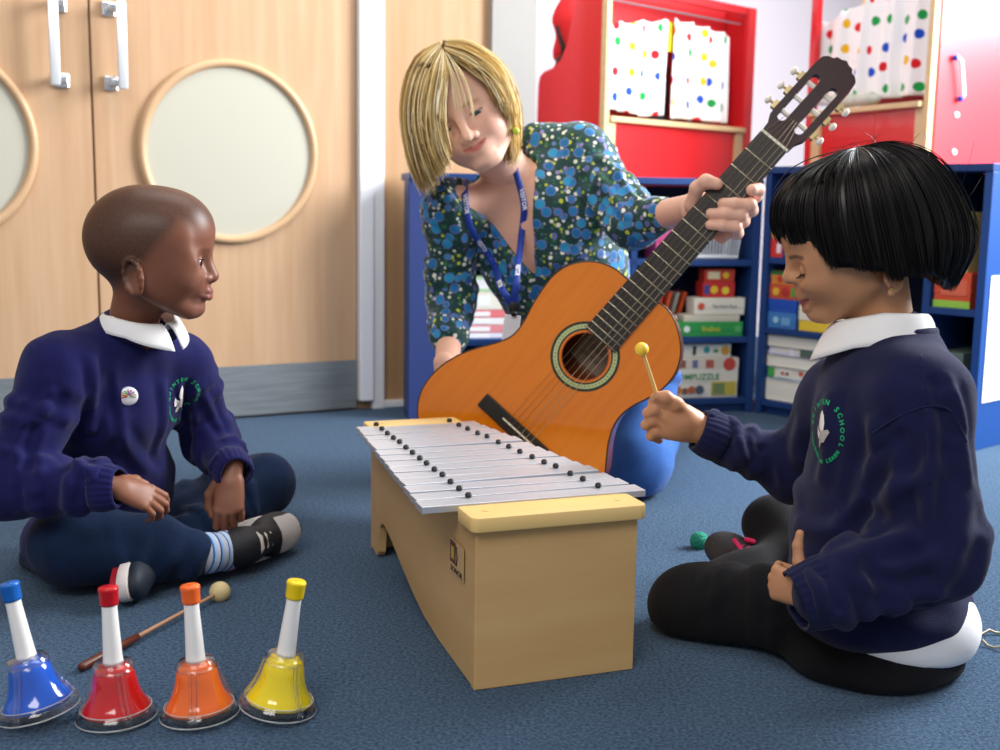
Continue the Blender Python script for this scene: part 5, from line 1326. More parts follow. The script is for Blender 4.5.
nf=len(fl_); nst_=nst+nf; crv=np.concatenate([np.array(crv),np.array(fl_)]); c_=np.tile(lin('0c0807')[:3],(nst_,1))*rg.uniform(.6,1.6,(nst_,1)); rd_=np.r_[rg.uniform(.0007,.0012,nst)*GS,np.full(nf,.0003)]
HL=QR.matrix_world.inverted()@HM3
st=strands('hair',xf(HL,crv.reshape(-1,3)).reshape(crv.shape),rd_,c_,hair_mat('hair_black',.36,.35),QR)
sh=np.stack([hprof(p) for p in np.linspace(-PI,PI,73)]); cen=np.array([-.04,0,0]); sh=sh+(cen-sh)*.075
U,m_,_=sh.shape; ii=np.arange(U*m_).reshape(U,m_); ff=np.stack([ii[:-1,:-1],ii[1:,:-1],ii[1:,1:],ii[:-1,1:]],2).reshape(-1,4)
o=npmesh('hair_underlayer',xf(HL,sh.reshape(-1,3)),ff,hair_mat('hair_black',.36,.35),QR,colors=np.tile(lin('060404')[:3],(U*m_,1)))
sd=o.modifiers.new('s','SOLIDIFY'); sd.thickness=.008
bm=bmesh.new(); bmesh.ops.create_uvsphere(bm,u_segments=12,v_segments=8,radius=.0022)
e_=HL@Vector((-.026,.0775,-.0655)); MB().bm(bm,Matrix.Translation(e_)).build('earring',mat('gold','d9b45a',.2,metal=.9),QR,smooth='all')
crest(QR,facing(Vector(hit(vS3,818,432)),Vector((-.70,-.70,.05))),vS3,nS3,1.12)
# beater held in the far hand
a=P(660,404,1.715); b=P(643,353,1.700); a2=a+(a-b).normalized()*.05
YM=stick('yellow_mallet',a2,b,.0032,.0028,1,.0105,mat('pale_dowel','d9b169',.45),mat('yellow_rubber','f0c83a',.4),'thin wooden beater with yellow tip held up in the hand of the girl')
# ------------------------------------------------------------ bookcases in the corner
M_blue=mat('blue_laminate','1e4078',.45,col2='1a386c',cscale=4,spec=.4); M_blue2=mat('blue_panel','2d3f7a',.6)
MS_={}
def cm(c,r=.5): return mat('c_'+c,c,r)
F1=Frame((-.262,3.250),math.atan2(3.463-3.250,.772+.262))
def sx(f,x,y,d=0): return f.px(x,y,d)
BKD=.19
zt1=.5*(sx(F1,720,178)[1]+sx(F1,650,178)[1]); L1=sx(F1,758,300)[0]
za_,zb_,zc_=sx(F1,722,263)[1],sx(F1,722,340)[1],.035
x_0=sx(F1,462,330)[0]
B1=empty('bookcase',F1.m,'low wide blue bookcase of games and books standing behind the woman','bookcase')
B1s=0
MB().box(0,x_0,0,.02,.0,zt1-.02).build('front_panel',M_blue2,B1,bevel=.002)
MB().box(0,.02,.0205,.11,.0,zt1-.02).build('side_panel',M_blue,B1)
MB().box(L1-.024,L1,0,BKD,0,zt1-.0205).build('side_panel',M_blue,B1,bevel=.0015)
MB().box(x_0-.02,x_0-.0005,.0205,BKD,0,zt1-.0205).build('side_panel',M_blue,B1)
MB().box(0,L1,-.004,BKD,zt1-.02,zt1).build('top_board',M_blue,B1,bevel=.002)
xm1=sx(F1,640,300)[0]
for z,nm in ((za_,'shelf'),(zb_,'shelf'),(zc_,'shelf')): MB().box(x_0,L1-.0245,.003,BKD-.006,z-.009,z+.009).build(nm,M_blue,B1,bevel=.001)
MB().box(x_0,L1-.0245,.02,.03,0,zc_-.0095).build('plinth',M_blue,B1)
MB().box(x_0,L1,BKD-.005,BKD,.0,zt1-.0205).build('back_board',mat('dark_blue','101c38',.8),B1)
def thing_on(fr,name,x0,x1,d0,d1,z0,z1,c,label,cat,group=None,deco=None,rz=0,bev=.0012,lid=None):
    """a box or book resting on a shelf; its own frame at its base"""
    if fr is not F1: x0=max(x0,.0235)
    else: x1=min(x1,L1-.0255)
    m=fr.m@T((x0+x1)/2,(d0+d1)/2,z0)@R(math.radians(rz),'Y')
    e=empty(name,m,label,cat,group); w=(x1-x0); dp=d1-d0; h=z1-z0
    if cat in ('book',):
        MB().box(-w/2,w/2,-dp/2,dp/2,0,.0018).box(-w/2,w/2,-dp/2,dp/2,h-.0018,h).box(-w/2,-w/2+.0018,-dp/2,dp/2,.0018,h-.0018).build('cover',cm(c),e)
        MB().box(-w/2+.0022,w/2-.003,-dp/2+.003,dp/2-.003,.0019,h-.0019).build('pages',mat('paper','ece6d6',.8),e)
    else:
        zl=h*.62
        MB().box(-w/2+.0012,w/2-.0012,-dp/2+.0012,dp/2-.0012,0,h-.0015).build('box_base',cm(lid or c),e)
        MB().box(-w/2,w/2,-dp/2,dp/2,h-zl,h,r=min(bev,h/4)).build('box_lid',cm(c),e)
    if deco:
        for k,dd in enumerate(deco):
            t=dd[0]
            if t=='r':   # rectangle patch on the front: x0,x1,z0,z1 in 0..1
                _,a0,a1,b0,b1,cc=dd; MB().box(-w/2+w*a0,-w/2+w*a1,-dp/2-.0008-.0002*k,-dp/2-.0001,h*b0,h*b1).build('print_patch',cm(cc),e)
            if t=='o':
                _,ax,az,rr,cc=dd; MB().lathe([(0,0),(rr,0),(rr,.0008),(0,.0008)],20,cap=False,M=T(-w/2+w*ax,-dp/2-.0005-.0002*k,h*az)@R(PI/2,'X')).build('print_spot',cm(cc),e)
            if t=='t':
                _,s,ax,az,sz,cc=dd; text('print_lettering',s,sz,cm(cc),e,T(-w/2+w*ax,-dp/2-.0015,h*az)@FACE,extrude=.0003,bold=.0002)
    return e
def shelfbox(fr,name,px0,px1,py0,py1,c,label,cat,group=None,deco=None,d=.02,dep=None,base=None,rz=0,lid=None,dx=0):
    """place by where its front face shows"""
    pm=(px0+px1)/2; x0=fr.px(px0,(py0+py1)/2,d)[0]+dx; x1=fr.px(px1,(py0+py1)/2,d)[0]; z1=fr.px(pm,py0,d)[1]; z0=base if base is not None else fr.px(pm,py1,d)[1]
    return thing_on(fr,name,x0,x1-.0006,d,d+(dep or .14),z0,max(z1,z0+.004),c,label,cat,group,deco,rz,lid=lid)
zs=lambda z: z+.0095
# lowest shelf, left bookcase
e1=shelfbox(F1,'game_box',678,738,358,404,'e6dfcf','wide cream game box with green lettering standing on the bottom shelf','game box',deco=[('r',0,1,.72,.98,'d9cdbb'),('o',.86,.84,.020,'c9463a'),('r',.10,.2,.75,.95,'8c5a4a'),('r',.3,.38,.75,.95,'6a6f9a'),('r',.5,.62,.75,.95,'b85a48'),('t','COMPUZZLE',.36,.52,.026,'2c8a4c'),('r',.60,.97,.06,.40,'c9b44a'),('r',.62,.80,.08,.36,'7a8f5a'),('o',.08,.2,.014,'c97a2c'),('o',.2,.17,.010,'8c5a3a'),('o',.3,.2,.012,'b8603a'),('o',.42,.2,.014,'4a5a6a')],base=zs(zc_),dx=-.02)
z1_=sx(F1,705,358,.02)[1]
e2=shelfbox(F1,'game_box',676,731,344,358,'efe9da','shallow white puzzle box with small pictures on top of the wide cream box','puzzle box',deco=[('r',.34,.40,.15,.85,'3a3a3a'),('o',.58,.55,.010,'2a9aa0'),('r',.70,.78,.35,.6,'3a8a4a'),('o',.90,.5,.014,'dca43a')],base=z1_+.001,d=.03,dx=-.01)
# middle shelf
e3=shelfbox(F1,'game_box',676,743,322,334,'2f9a4a','flat green game box under the cream boxes on the middle shelf','game box',deco=[('o',.16,.5,.010,'e6efe2'),('t','Snakes',.52,.5,.022,'d8d23a'),('r',.88,.97,.3,.7,'57b06a')],base=zs(zb_),dep=.07)
zg=zs(zb_)+.030
a_=sx(F1,710,322,.02)[1]
e4=shelfbox(F1,'game_box',684,740,315,321,'ddd3bd','thin cream game box between the green box and the white box','game box',base=a_+.0012,d=.024,dep=.066)
b_=sx(F1,710,315,.024)[1]
e5=shelfbox(F1,'game_box',694,745,298,314,'ece4cf','white game box with a red mark near the top of the middle shelf pile','game box',deco=[('o',.14,.5,.011,'d4523a'),('t','The Farm Race',.60,.5,.013,'8c8478')],base=b_+.0018,d=.022,dep=.068)
c_=sx(F1,720,298,.022)[1]
e6=shelfbox(F1,'game_box',703,735,282,297,'cf2f2a','red game box with yellow pictures resting on the white box','game box',deco=[('o',.35,.5,.012,'f0c22c'),('o',.7,.45,.012,'f2d23a'),('r',.04,.2,.2,.8,'3a4a8c')],base=c_+.0012,d=.03,dep=.06)
d_=sx(F1,720,282,.03)[1]
e7=shelfbox(F1,'game_box',705,735,269,281,'d8452c','orange-red box at the very top of the middle shelf pile','game box',deco=[('r',.1,.5,.2,.8,'e8d9a8'),('o',.7,.5,.010,'f0c22c')],base=d_+.0012,d=.034,dep=.055)
for k,(px,c,lb,h,lean) in enumerate(((664,'d9b021','yellow picture book leaning at the left of the middle shelf',.085,9),(672,'d8471f','orange storybook leaning behind the guitar on the middle shelf',.12,11),(679,'e0582a','tall orange-red storybook leaning against a grey one',.13,13),(686,'a9a79c','thin grey storybook leaning between two orange ones',.128,14),(692,'e2571f','orange storybook leaning nearest the game box pile',.13,16))):
    x=sx(F1,px-7,300,.04)[0]-.012
    m=F1.m@T(x,.098,zs(zb_)+.002)@R(math.radians(lean),'Y'); e=empty('picture_book',m,lb,'book','books leaning on the middle shelf')
    w_=.010
    MB().box(-w_/2,w_/2,0,.082,0,h,r=.0008).build('cover',cm(c),e); MB().box(-w_/2+.0015,w_/2-.0015,.004,.0825,.003,h+.0004).build('pages',MATS['paper'] if 'paper' in MATS else mat('paper','ece6d6',.8),e)
shelfbox(F1,'game_box',655,677,316,334,'e9e6e4','small white box with a blue round mark beside the green box','game box',deco=[('o',.6,.5,.012,'3d6fb0'),('r',0,.3,.5,1,'d8392c')],base=zs(zb_),d=.012,dep=.07)
# top shelf: wire basket and a pink box
bx0,bz0=sx(F1,693,257,.02); bx1=sx(F1,742,257,.02)[0]; bzt=sx(F1,720,224,.02)[1]; bz0=zs(za_)+.001
BK_=empty('basket',F1.m@T((bx0+bx1)/2,.085,bz0),'white plastic basket with slatted sides on the upper shelf','basket')
bw=(bx1-bx0)/2; bh=bzt-bz0; M_wp=mat('white_basket','eceef0',.45)
MB().box(-bw*.86,bw*.86,-.05,.055,0,.004).build('basket_base',M_wp,BK_)
for zz,nm in ((.006,'lower_band'),(bh-.010,'rim')):
    k=.86+.14*zz/bh; MB().tube([(-bw*k,-.052-.006*zz/bh,zz),(bw*k,-.052-.006*zz/bh,zz),(bw*k,.056,zz),(-bw*k,.056,zz),(-bw*k,-.052-.006*zz/bh,zz)],.005 if nm=='rim' else .004,6).build(nm,M_wp,BK_)
sl=MB()
for k in range(15):
    u=-1+2*k/14; sl.tube([(bw*.86*u,-.052,.004),(bw*u,-.058,bh-.008)],.0019,5)
for k in range(6):
    v=-.05+.104*k/5
    for s in (-1,1): sl.tube([(s*bw*.86,v,.004),(s*bw,v,bh-.008)],.0019,5)
o=sl.build('slats',M_wp,BK_)
shelfbox(F1,'storage_box',656,690,213,257,'b8447a','pink box beside the white basket on the upper shelf','box',base=zs(za_),d=.03,dep=.1)
# paper packs seen between arm and body of the woman
zz0=sx(F1,490,340,.03)[1]; bands=[(340,333,'e4e2ea','pile of white paper in the bookcase behind the arm of the woman, lowest layer'),(333,325,'e58f92','lower pink paper pack in the pile behind the arm of the woman'),(325,318,'f0eeec','thin white paper pack between two pink ones'),(318,310,'ea7a7e','upper pink paper pack in the pile behind the arm of the woman'),(310,292,'ece7d8','thick cream paper pack in the pile behind the arm of the woman'),(292,276,'bfe3ae','pale green paper pack on top of the pile behind the arm of the woman')]
# the pile rests on its own shelf board
MB().box(x_0,xm1-.03,.003,BKD-.006,zz0-.012,zz0-.0005).build('shelf',M_blue,B1)
MB().box(xm1-.03,xm1-.012,.003,BKD-.006,zc_+.01,zt1-.0205).build('divider',M_blue,B1)
cur=zz0
for y0,y1,c,lb in bands:
    zt=sx(F1,490,y1,.03)[1]
    xa_,xb_=sx(F1,470,300,.03)[0],sx(F1,560,300,.03)[0]
    e=empty('paper_pack',F1.m@T((xa_+xb_)/2,.095,cur+.0004),lb,'paper pack','paper packs piled in the bookcase'); w_=(xb_-xa_)/2; hh=zt-cur-.0012
    MB().box(-w_,w_,-.062,.07,0,hh,r=.0012).build('sheets',cm(c),e); MB().box(-w_-.0004,-w_*.55,-.0628,-.0621,hh*.2,hh*.8).build('pack_label',cm('f6f6f6'),e); cur=zt
# right-hand bookcase, running towards the camera
Bx,By=.777,3.455; Ex,Ey=1.262,2.890
F2=Frame((Bx,By),math.atan2(Ey-By,Ex-Bx))
L2=sx(F2,984,300)[0]; zt2=sx(F2,960,163.5)[1]
s2a=sx(F2,800,262)[1]; s2b=sx(F2,800,334)[1]; s2c=.035; BD2=.26
B2=empty('bookcase',F2.m,'blue bookcase at the right, its end panel facing the room behind the girl','bookcase')
MB().box(0,L2,-.004,BD2,zt2-.02,zt2).build('top_board',M_blue,B2,bevel=.002)
MB().box(0,.022,0,BD2,0,zt2-.0205).build('side_panel',M_blue,B2,bevel=.0015)
MB().box(L2-.022,L2,0,BD2,0,zt2-.0205).build('side_panel',mat('blue_laminate_lit','1c478a',.4,spec=.5),B2,bevel=.0015)  # brighter copy of the same laminate, light on the end panel put into its colour
xd=sx(F2,925,300)[0]
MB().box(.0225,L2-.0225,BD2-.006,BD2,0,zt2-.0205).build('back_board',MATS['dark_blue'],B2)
for z in (s2a,s2b): MB().box(.0225,xd-.0105,.003,BD2-.007,z-.009,z+.009).build('shelf',M_blue,B2,bevel=.001)
s2d=sx(F2,952,312)[1]
MB().box(xd+.0105,L2-.0225,.003,BD2-.007,s2d-.009,s2d+.009).build('shelf',M_blue,B2,bevel=.001); MB().box(.0225,L2-.0225,.003,BD2-.007,s2c-.009,s2c+.009).build('shelf',M_blue,B2,bevel=.001)
MB().box(xd-.01,xd+.01,.004,BD2-.007,s2c+.0095,zt2-.0205).build('divider',M_blue,B2)
MB().box(.0225,L2-.0225,.02,.03,0,s2c-.0095).build('plinth',M_blue,B2)
# upper shelf of that bookcase
shelfbox(F2,'game_box',758,784,204,251,'2c74c2','tall blue game box with red base on the upper shelf of the right bookcase','game box',deco=[('r',0,1,0,.34,'d8352f'),('o',.3,.42,.012,'e98f2a'),('r',.5,.86,.08,.28,'e9e2df'),('r',.02,.14,.4,.9,'3a9a4a'),('o',.6,.7,.010,'f2a33c')],base=zs(s2a),d=.012,dep=.16)
shelfbox(F2,'game_box',786,822,212,252,'4c3f8f','purple game box beside the tall blue one','game box',base=zs(s2a),d=.02,dep=.16)
shelfbox(F2,'game_box',948,970,212,271,'c9b06a','tan game box with a green stripe on top of the orange-red box behind the girl','game box',deco=[('r',0,1,.86,1,'3d9a55'),('o',.5,.5,.016,'d8552c'),('r',.2,.8,.15,.3,'3a8fc0')],base=sx(F2,950,272,.015)[1]+.001,d=.018,dep=.16)
# middle shelf: orange, blue and yellow boxes
shelfbox(F2,'game_box',757,796,312,327,'3f78b8','pale blue game box at the bottom of the middle pile','game box',deco=[('o',.3,.5,.010,'9cc9dc'),('r',.5,.8,.2,.7,'6fa3c9')],base=zs(s2b),d=.012,dep=.19)
q1=sx(F2,776,312,.012)[1]
shelfbox(F2,'game_box',757,797,299,312,'1d4fae','dark blue game box in the middle pile','game box',base=q1+.001,d=.012,dep=.19)
q2=sx(F2,776,299,.012)[1]
shelfbox(F2,'game_box',757,797,284,298,'c8502f','orange game box with red pictures above the dark blue one','game box',deco=[('o',.25,.5,.012,'e8b13a'),('o',.6,.5,.013,'b8302c'),('r',.8,.95,.2,.8,'5a9a3a')],base=q2+.001,d=.014,dep=.18)
q3=sx(F2,776,284,.014)[1]
shelfbox(F2,'game_box',757,795,271,283,'d98a35','amber game box at the top of the middle pile','game box',deco=[('r',.0,1,.72,1,'2d6a34'),('o',.4,.4,.010,'c9382c')],base=q3+.001,d=.018,dep=.17)
shelfbox(F2,'game_box',799,838,296,333,'ecc637','yellow game box beside the blue ones, level with the mouth of the girl','game box',deco=[('r',0,1,.3,.7,'e9e2cf'),('o',.3,.5,.012,'c98f2c'),('r',.5,.8,.35,.65,'d9a82c')],base=zs(s2b),d=.012,dep=.19)
shelfbox(F2,'game_box',934,971,272,306,'d6502e','orange-red game box behind the hair of the girl','game box',deco=[('r',0,1,0,.2,'9acb4a'),('r',.2,.9,.35,.8,'df6a4a')],base=zs(s2d),d=.015,dep=.19)
# bottom shelf: piled books
bk=[(752,823,400,377,'e7e3da','white folders lying at the foot of the book pile','ddd8c8'),(755,832,376,360,'2a7cb0','blue picture book with green corner in the pile',None),(756,830,359,345,'e9e0c6','thick cream book in the pile',None),(757,826,344,334,'3b3f9a','blue and white book in the pile',None)]
cur=zs(s2c)
zl=[]
y_list=[(398,376,'e6e2d8','white folder at the bottom of the book pile on the lowest shelf'),(375,361,'2b80b4','blue picture book in the pile on the lowest shelf'),(360,347,'e6dcc2','thick cream book in the pile on the lowest shelf'),(346,336,'45479c','violet and white book in the pile on the lowest shelf'),(335,322,'efe6cf','cream book on top of the pile on the lowest shelf')]
totz=s2b-.0095-.004; zz=[sx(F2,790,y[1],.02)[1] for y in y_list]; sc_=(totz-cur)/(zz[-1]-cur) if zz[-1]>totz else 1
for i,(y0,y1,c,lb) in enumerate(y_list):
    zt=zs(s2c)+(zz[i]-zs(s2c))*sc_
    xa_=sx(F2,757+(i%2)*3,370,.02)[0]; xb_=sx(F2,829-(i%3)*4,380,.02)[0]
    deco=None
    if i==1: deco=[('r',.18,.42,.12,.88,'ece6da'),('o',.27,.5,.006,'b85a3a'),('o',.35,.5,.006,'8a4a3a'),('r',.55,.62,.5,.8,'d8503a'),('r',.7,1,0,1,'2f8a2c'),('r',.02,.12,.1,.9,'4fae4a')]
    if i==3: deco=[('r',0,.5,.1,.45,'dcd9e6'),('r',.36,.42,.1,.9,'ece9ef'),('r',.52,.98,.15,.9,'5a6a5c')]
    thing_on(F2,'book',xa_,xb_,.02+.004*(i%2),.19,cur+.0006,zt,c,lb,'book','books piled on the lowest shelf',deco); cur=zt
shelfbox(F2,'game_box',833,860,352,400,'4f8fc0','blue and yellow box standing right of the book pile','game box',deco=[('r',.5,1,.5,1,'eac43a'),('r',0,1,0,.3,'c23a5c'),('o',.3,.7,.010,'8fb86a')],base=zs(s2c),d=.012,dep=.16)
shelfbox(F2,'storage_box',936,962,352,400,'5c6f66','dull green storage box low in the right bookcase','box',base=zs(s2c),d=.03,dep=.16)
# paper sheet on the end panel
EM=Frame((F2.o+F2.e*L2)[:2],F2.a+PI/2)
p0=EM.px(991,276); p1=EM.px(991,401)
tag(MB().box(p0[0],p0[0]+.16,-.0025,-.0008,p1[1],p0[1]).build('paper_sheet',cm('f4f4f2'),m=EM.m),'white sheet of paper fixed to the end of the right bookcase','paper sheet')
# ------------------------------------------------------------ red play stalls with spotted curtains
M_red=mat('red_board','d8232a',.35,spec=.5,coat=.25); M_redd=mat('red_board_deep','c4161f',.5); M_ply=mat('pale_ply','e2c79a',.5,col2='d6b684',cscale=6,cstretch=(1,1,6))
def spotted():
    m=mat('spotted_cotton','f6f4f4',.85,sheen=.15,spec=.2); nt=m.node_tree; N=nt.nodes; L=nt.links
    tc=N.new('ShaderNodeUVMap'); tc.uv_map='cloth'
    v=N.new('ShaderNodeTexVoronoi'); v.voronoi_dimensions='2D'; v.inputs['Scale'].default_value=1; v.inputs['Randomness'].default_value=.42; L.new(tc.outputs[0],v.inputs['Vector'])
    mr=N.new('ShaderNodeMapRange'); mr.inputs['From Min'].default_value=.185; mr.inputs['From Max'].default_value=.21; mr.inputs['To Min'].default_value=1; mr.inputs['To Max'].default_value=0; L.new(v.outputs['Distance'],mr.inputs[0])
    sp=N.new('ShaderNodeSeparateColor'); L.new(v.outputs['Color'],sp.inputs[0])
    cr=N.new('ShaderNodeValToRGB'); cr.color_ramp.interpolation='CONSTANT'; L.new(sp.outputs[0],cr.inputs[0]); el=cr.color_ramp.elements
    for i,(p,c) in enumerate([(0,'d8242c'),(.27,'1f4fc0'),(.52,'1f9a4a'),(.76,'f0b81c')]):
        e_=el[i] if i<2 else el.new(p); e_.position=p; e_.color=lin(c)
    mx=N.new('ShaderNodeMix'); mx.data_type='RGBA'; mx.inputs[6].default_value=lin('f8f6f6'); L.new(mr.outputs[0],mx.inputs[0]); L.new(cr.outputs[0],mx.inputs[7]); L.new(mx.outputs[2],N['Principled BSDF'].inputs['Base Color']); return m
M_spot=spotted()
def curtain(parent,x0,x1,top,bot,y,folds,seed,label=None,amp=.012,skew=0,pitch=.074):
    rg_=random.Random(seed); ph=[rg_.uniform(0,6) for _ in range(4)]; nu,nv=110,30
    vs=[];uv=[]
    for j in range(nv):
        v=j/(nv-1)
        for i in range(nu):
            u=i/(nu-1); zt=top(u); zb=bot(u); s=u*folds*2*PI
            z=zt+(zb-zt)*v; sc=math.sin(s+ph[0]+.4*math.sin(3*v+ph[1]))
            yy=y+amp*(sc+.4*math.sin(2.3*s+ph[2]+v))*(.5+.6*v); xx=x0+(x1-x0)*u+.006*math.sin(s*1.0+1.2)+skew*v
            if v<.04: z-=.010*abs(math.sin(s/2+ph[0]/2))*(1-v/.04)-.004
            vs.append((xx,yy,z)); uv.append((((x1-x0)*u*1.08+.25*amp*sc)/pitch,z/pitch))
    fs=[(j*nu+i,j*nu+i+1,(j+1)*nu+i+1,(j+1)*nu+i) for j in range(nv-1) for i in range(nu-1)]
    me=bpy.data.meshes.new('curtain'); me.from_pydata(vs,[],fs); me.update(); l=me.uv_layers.new(name='cloth')
    for lp in me.loops: l.data[lp.index].uv=uv[lp.vertex_index]
    me.shade_smooth(); o=link('curtain',me,M_spot,parent); q=o.modifiers.new('s','SOLIDIFY'); q.thickness=.0015
    if label: o['label']=label
    return o
# left stall
o1=P(598,300,3.74); aL=math.atan2(.64,.70); F3=Frame((o1.x,o1.y),aL)
xr_=F3.px(741,120)[0]; zsl=.5*(F3.px(600,119)[1]+F3.px(735,128)[1]); ST=empty('play_stall',F3.m,'red play stall with white spotted curtains behind the shoulder of the woman','play stall')
H1=1.32
def zz_(x,y,d=0): return F3.px(x,y,d)[1]
MB().box(-.006,.016,-.012,.012,0,H1).build('post',M_ply,ST,bevel=.002)
MB().box(xr_+.004,xr_+.05,-.012,.012,0,H1).build('post',M_red,ST,bevel=.002,label='red corner post')
MB().box(.05,xr_-.04,.0,.012,0,zsl-.012).build('front_panel',M_red,ST)
MB().box(.0165,.05,-.010,.010,0,zsl-.0125).build('rail_post',M_ply,ST,bevel=.002); MB().box(xr_-.04,xr_+.0035,-.010,.010,0,zsl-.0125).build('rail_post',M_ply,ST,bevel=.002)
MB().box(.0165,xr_+.0035,-.022,.03,zsl-.012,zsl+.006).build('counter',M_ply,ST,bevel=.003)
zt3=F3.px(680,2)[1]; zt3r=F3.px(740,14)[1]
MB().box(.0165,xr_+.0035,-.006,.008,zt3r+.0,H1).build('top_panel',M_redd,ST)
MB().box(.017,xr_+.003,.085,.095,0,H1).build('rear_panel',M_redd,ST)
MB().box(xr_+.004,xr_+.016,.0125,.095,0,H1).build('end_panel',M_red,ST)
MB().tube([(.018,.02,zt3r-.03),(xr_,.02,zt3r-.03)],.003,8).build('curtain_rail',mat('wire_rail','8a8a90',.4,metal=.5),ST)
xc0=F3.px(603,70)[0]; xc1=F3.px(671,70)[0]; xc2=F3.px(677,70)[0]; xc3=F3.px(735,70)[0]
lz_=lambda x,y: F3.px(x,y)[1]
curtain(ST,xc0,xc1,lambda u: lz_(603,26)+(lz_(665,18)-lz_(603,26))*u**.7,lambda u: lz_(640,113)+.006*math.sin(7*u),.024,3,1,'left half of the spotted curtain')
curtain(ST,xc2,xc3,lambda u: lz_(680,18)+(lz_(732,34)-lz_(680,18))*u**1.6,lambda u: lz_(710,121),.024,3.6,2,'right half of the spotted curtain')
MB().box(xc1+.002,xc2+.02,.034,.04,lz_(672,50),lz_(672,20)).build('yellow_cloth',cm('e3d51c'),ST,label='yellow cloth between the curtains')
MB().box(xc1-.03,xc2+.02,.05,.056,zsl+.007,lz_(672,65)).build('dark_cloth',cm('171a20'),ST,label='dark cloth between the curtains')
# left wing of the stall with a scooped outline and two blue pegs on cords
FW=Frame((o1.x,o1.y),aL+PI/2); 
def wp(x,y):
    p=RP(x,y,FW.o,FW.n)-FW.o; return (p.dot(FW.e),p.z)
wing=[wp(594,-20),wp(577,0),wp(573,20),wp(568,45),wp(562,60),wp(554,68),wp(545,72),wp(541,77),wp(539.5,86),wp(538,130)]
xw=wing[-1][0]; wing=[(.013,wing[0][1]+.1)]+[(p[0]-.00,p[1]) for p in wing]+[(xw,.0),(.013,.0)]
wing=[(max(p[0],.013),p[1]) for p in wing]
MB().prism([(p[0],p[1]) for p in wing],-.006,.006,M=R(PI/2,'X')).build('side_wing',M_red,ST,m=F3.m.inverted()@FW.m)
cl=F3.m.inverted()@FW.m
MB().tube([(wp(577,-10)[0],-.018,wp(577,-10)[1]),(wp(577,22)[0],-.018,wp(577,22)[1])],.014,14).build('rolled_blind',mat('red_cloth','d8383c',.5),ST,m=cl,smooth=True)
for k,(xa_,xb_,ya,yb) in enumerate(((578.5,577,79,102),(585.5,583.5,78,97))):
    a=wp(xa_,ya); b=wp(xb_,yb)
    pg=MB().tube([(a[0],-.010,a[1]),(b[0],-.012,b[1])],.0028,8).build('cord',M_ply,ST,m=cl,smooth='all')
    bm=bmesh.new(); bmesh.ops.create_uvsphere(bm,u_segments=14,v_segments=10,radius=.011); MB().bm(bm,T(b[0],-.018,b[1])).build('bead',mat('blue_bead','1b3fb4',.3),ST,m=cl,smooth='all')
# right stall
o2=P(932,300,3.50); aR=math.atan2(-.907,.42); b2=Vector((o2.x-.42*.62,o2.y+.907*.62,0)); F4=Frame((b2.x,b2.y),aR)
L4=F4.px(932,100)[0]; zc4=.5*(F4.px(835,114)[1]+F4.px(936,99.6)[1])
S2=empty('play_stall',F4.m,'red play stall with one wide spotted curtain at the right, beyond the girl','play stall')
H2=1.5
MB().box(0,.03,-.012,.012,0,H2).build('post',M_red,S2,bevel=.002)
MB().box(L4-.022,L4,-.012,.012,0,H2).build('post',M_ply,S2,bevel=.002)
MB().box(.075,L4-.055,0,.012,0,zc4-.012).build('front_panel',M_red,S2)
MB().box(.0305,.075,-.01,.01,0,zc4-.0125).build('rail_post',M_ply,S2,bevel=.002); MB().box(L4-.055,L4-.0225,-.01,.01,0,zc4-.0125).build('rail_post',M_ply,S2,bevel=.002)
MB().box(.0305,L4-.0225,-.03,.03,zc4-.012,zc4+.006).build('counter',M_ply,S2,bevel=.003)
MB().box(.031,L4,.20,.21,0,H2).build('rear_panel',M_redd,S2)
lz4=lambda x,y: F4.px(x,y)[1]
curtain(S2,F4.px(806,60)[0],L4-.024,lambda u: lz4(808,28)+(lz4(860,-6)-lz4(808,28))*min(u*1.9,1.6),lambda u: zc4+.030,.030,5,5,'spotted curtain across the opening',amp=.018,pitch=.075)
# soft toy shape lying on the counter
S=Sdf(); q0=Vector((L4*.35,-.004,zc4+.031)); S.ell(q0,(.055,.022,.022),.02); S.ell(q0+Vector((.09,0,-.002)),(.06,.026,.02),.02); S.ell(q0+Vector((-.05,0,.004)),(.03,.026,.024),.015)
v,f=S.mesh(.006); npmesh('soft_toy',v,f,mat('toy_plush','dcd6cf',.9,col2='b9c9b4',cscale=30),m=F4.m)
tag(bpy.data.objects['soft_toy'],'pale soft toy lying on the counter of the right play stall','soft toy')
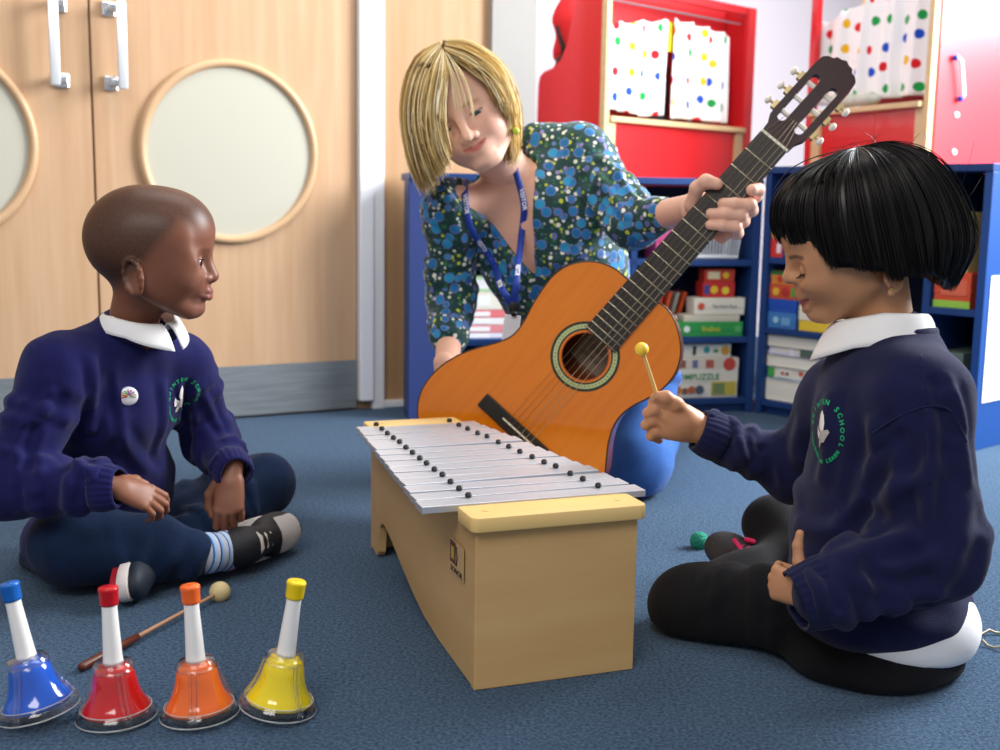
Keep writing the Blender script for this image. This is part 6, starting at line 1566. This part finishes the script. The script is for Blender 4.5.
# wing of the right stall with a hanging skittle cord
FW2=Frame((F4.o+F4.e*L4)[:2],aR+PI/2)
ww=MB().box(.0,.62,-.006,.006,0,H2).build('side_wing',mat('red_gloss','e23a44',.3,spec=.6,coat=.6),S2,m=F4.m.inverted()@FW2.m@T(.013,0,0))
c2=F4.m.inverted()@FW2.m
def w2(x,y): 
    p=RP(x,y,FW2.o,FW2.n)-FW2.o; return (p.dot(FW2.e),p.z)
a=w2(951.5,58); b=w2(956,99)
MB().tube([(a[0],-.022,a[1]),(a[0]+.014,-.026,a[1]-.01),(b[0]+.004,-.026,b[1]+.01),(b[0],-.022,b[1])],.006,10).build('white_cord',cm('f4f2f2'),S2,m=c2,smooth='all')
for p in (a,b):
    bm=bmesh.new(); bmesh.ops.create_uvsphere(bm,u_segments=14,v_segments=10,radius=.010); MB().bm(bm,T(p[0],-.017,p[1])).build('bead',MATS['blue_bead'],S2,m=c2,smooth='all')
for x,y in ((955,115),(952.5,152)):
    p=w2(x,y); MB().lathe([(0,0),(.009,0),(.008,.003),(0,.004)],18,cap=False,M=T(p[0],-.0065,p[1])@R(PI/2,'X')).build('screw_cover',cm('f7f4f4'),S2,m=c2,smooth=True)
# red bag hanging on the wall beside the left stall
FB=Frame((P(570,30,4.1).x,4.1),math.radians(20))
def bp(x,y): 
    p=RP(x,y,FB.o,FB.n)-FB.o; return (p.dot(FB.e),p.z)
S=Sdf(); c0=bp(568,30); 
for (x,y,r) in ((560,20,.03),(566,8,.03),(575,4,.035),(572,25,.05),(566,45,.04),(559,55,.022),(572,50,.045)):
    q=bp(x,y); S.ell((q[0],.0,q[1]),(r,r*.55,r*1.25),.03)
v,f=S.mesh(.007); BG=empty('bag',FB.m,'red cloth bag with black strap hanging between the wall and the left play stall','bag'); npmesh('bag_body',v,f,mat('red_bag','c8141c',.7,bump=.3,bscale=30),BG)
pts=[(bp(x,y)[0],-.030,bp(x,y)[1]) for x,y in ((553.5,27),(556,37),(560,48),(562,56))]
MB().tube(pts,[.006,.007,.010,.016],8).build('strap',M_rub,BG,smooth='all')
pts=[(bp(x,y)[0],-.022,bp(x,y)[1]) for x,y in ((562,56),(557,60),(553,68))]
MB().tube(pts,[.014,.010,.006],8).build('strap',M_rub,BG,smooth='all')
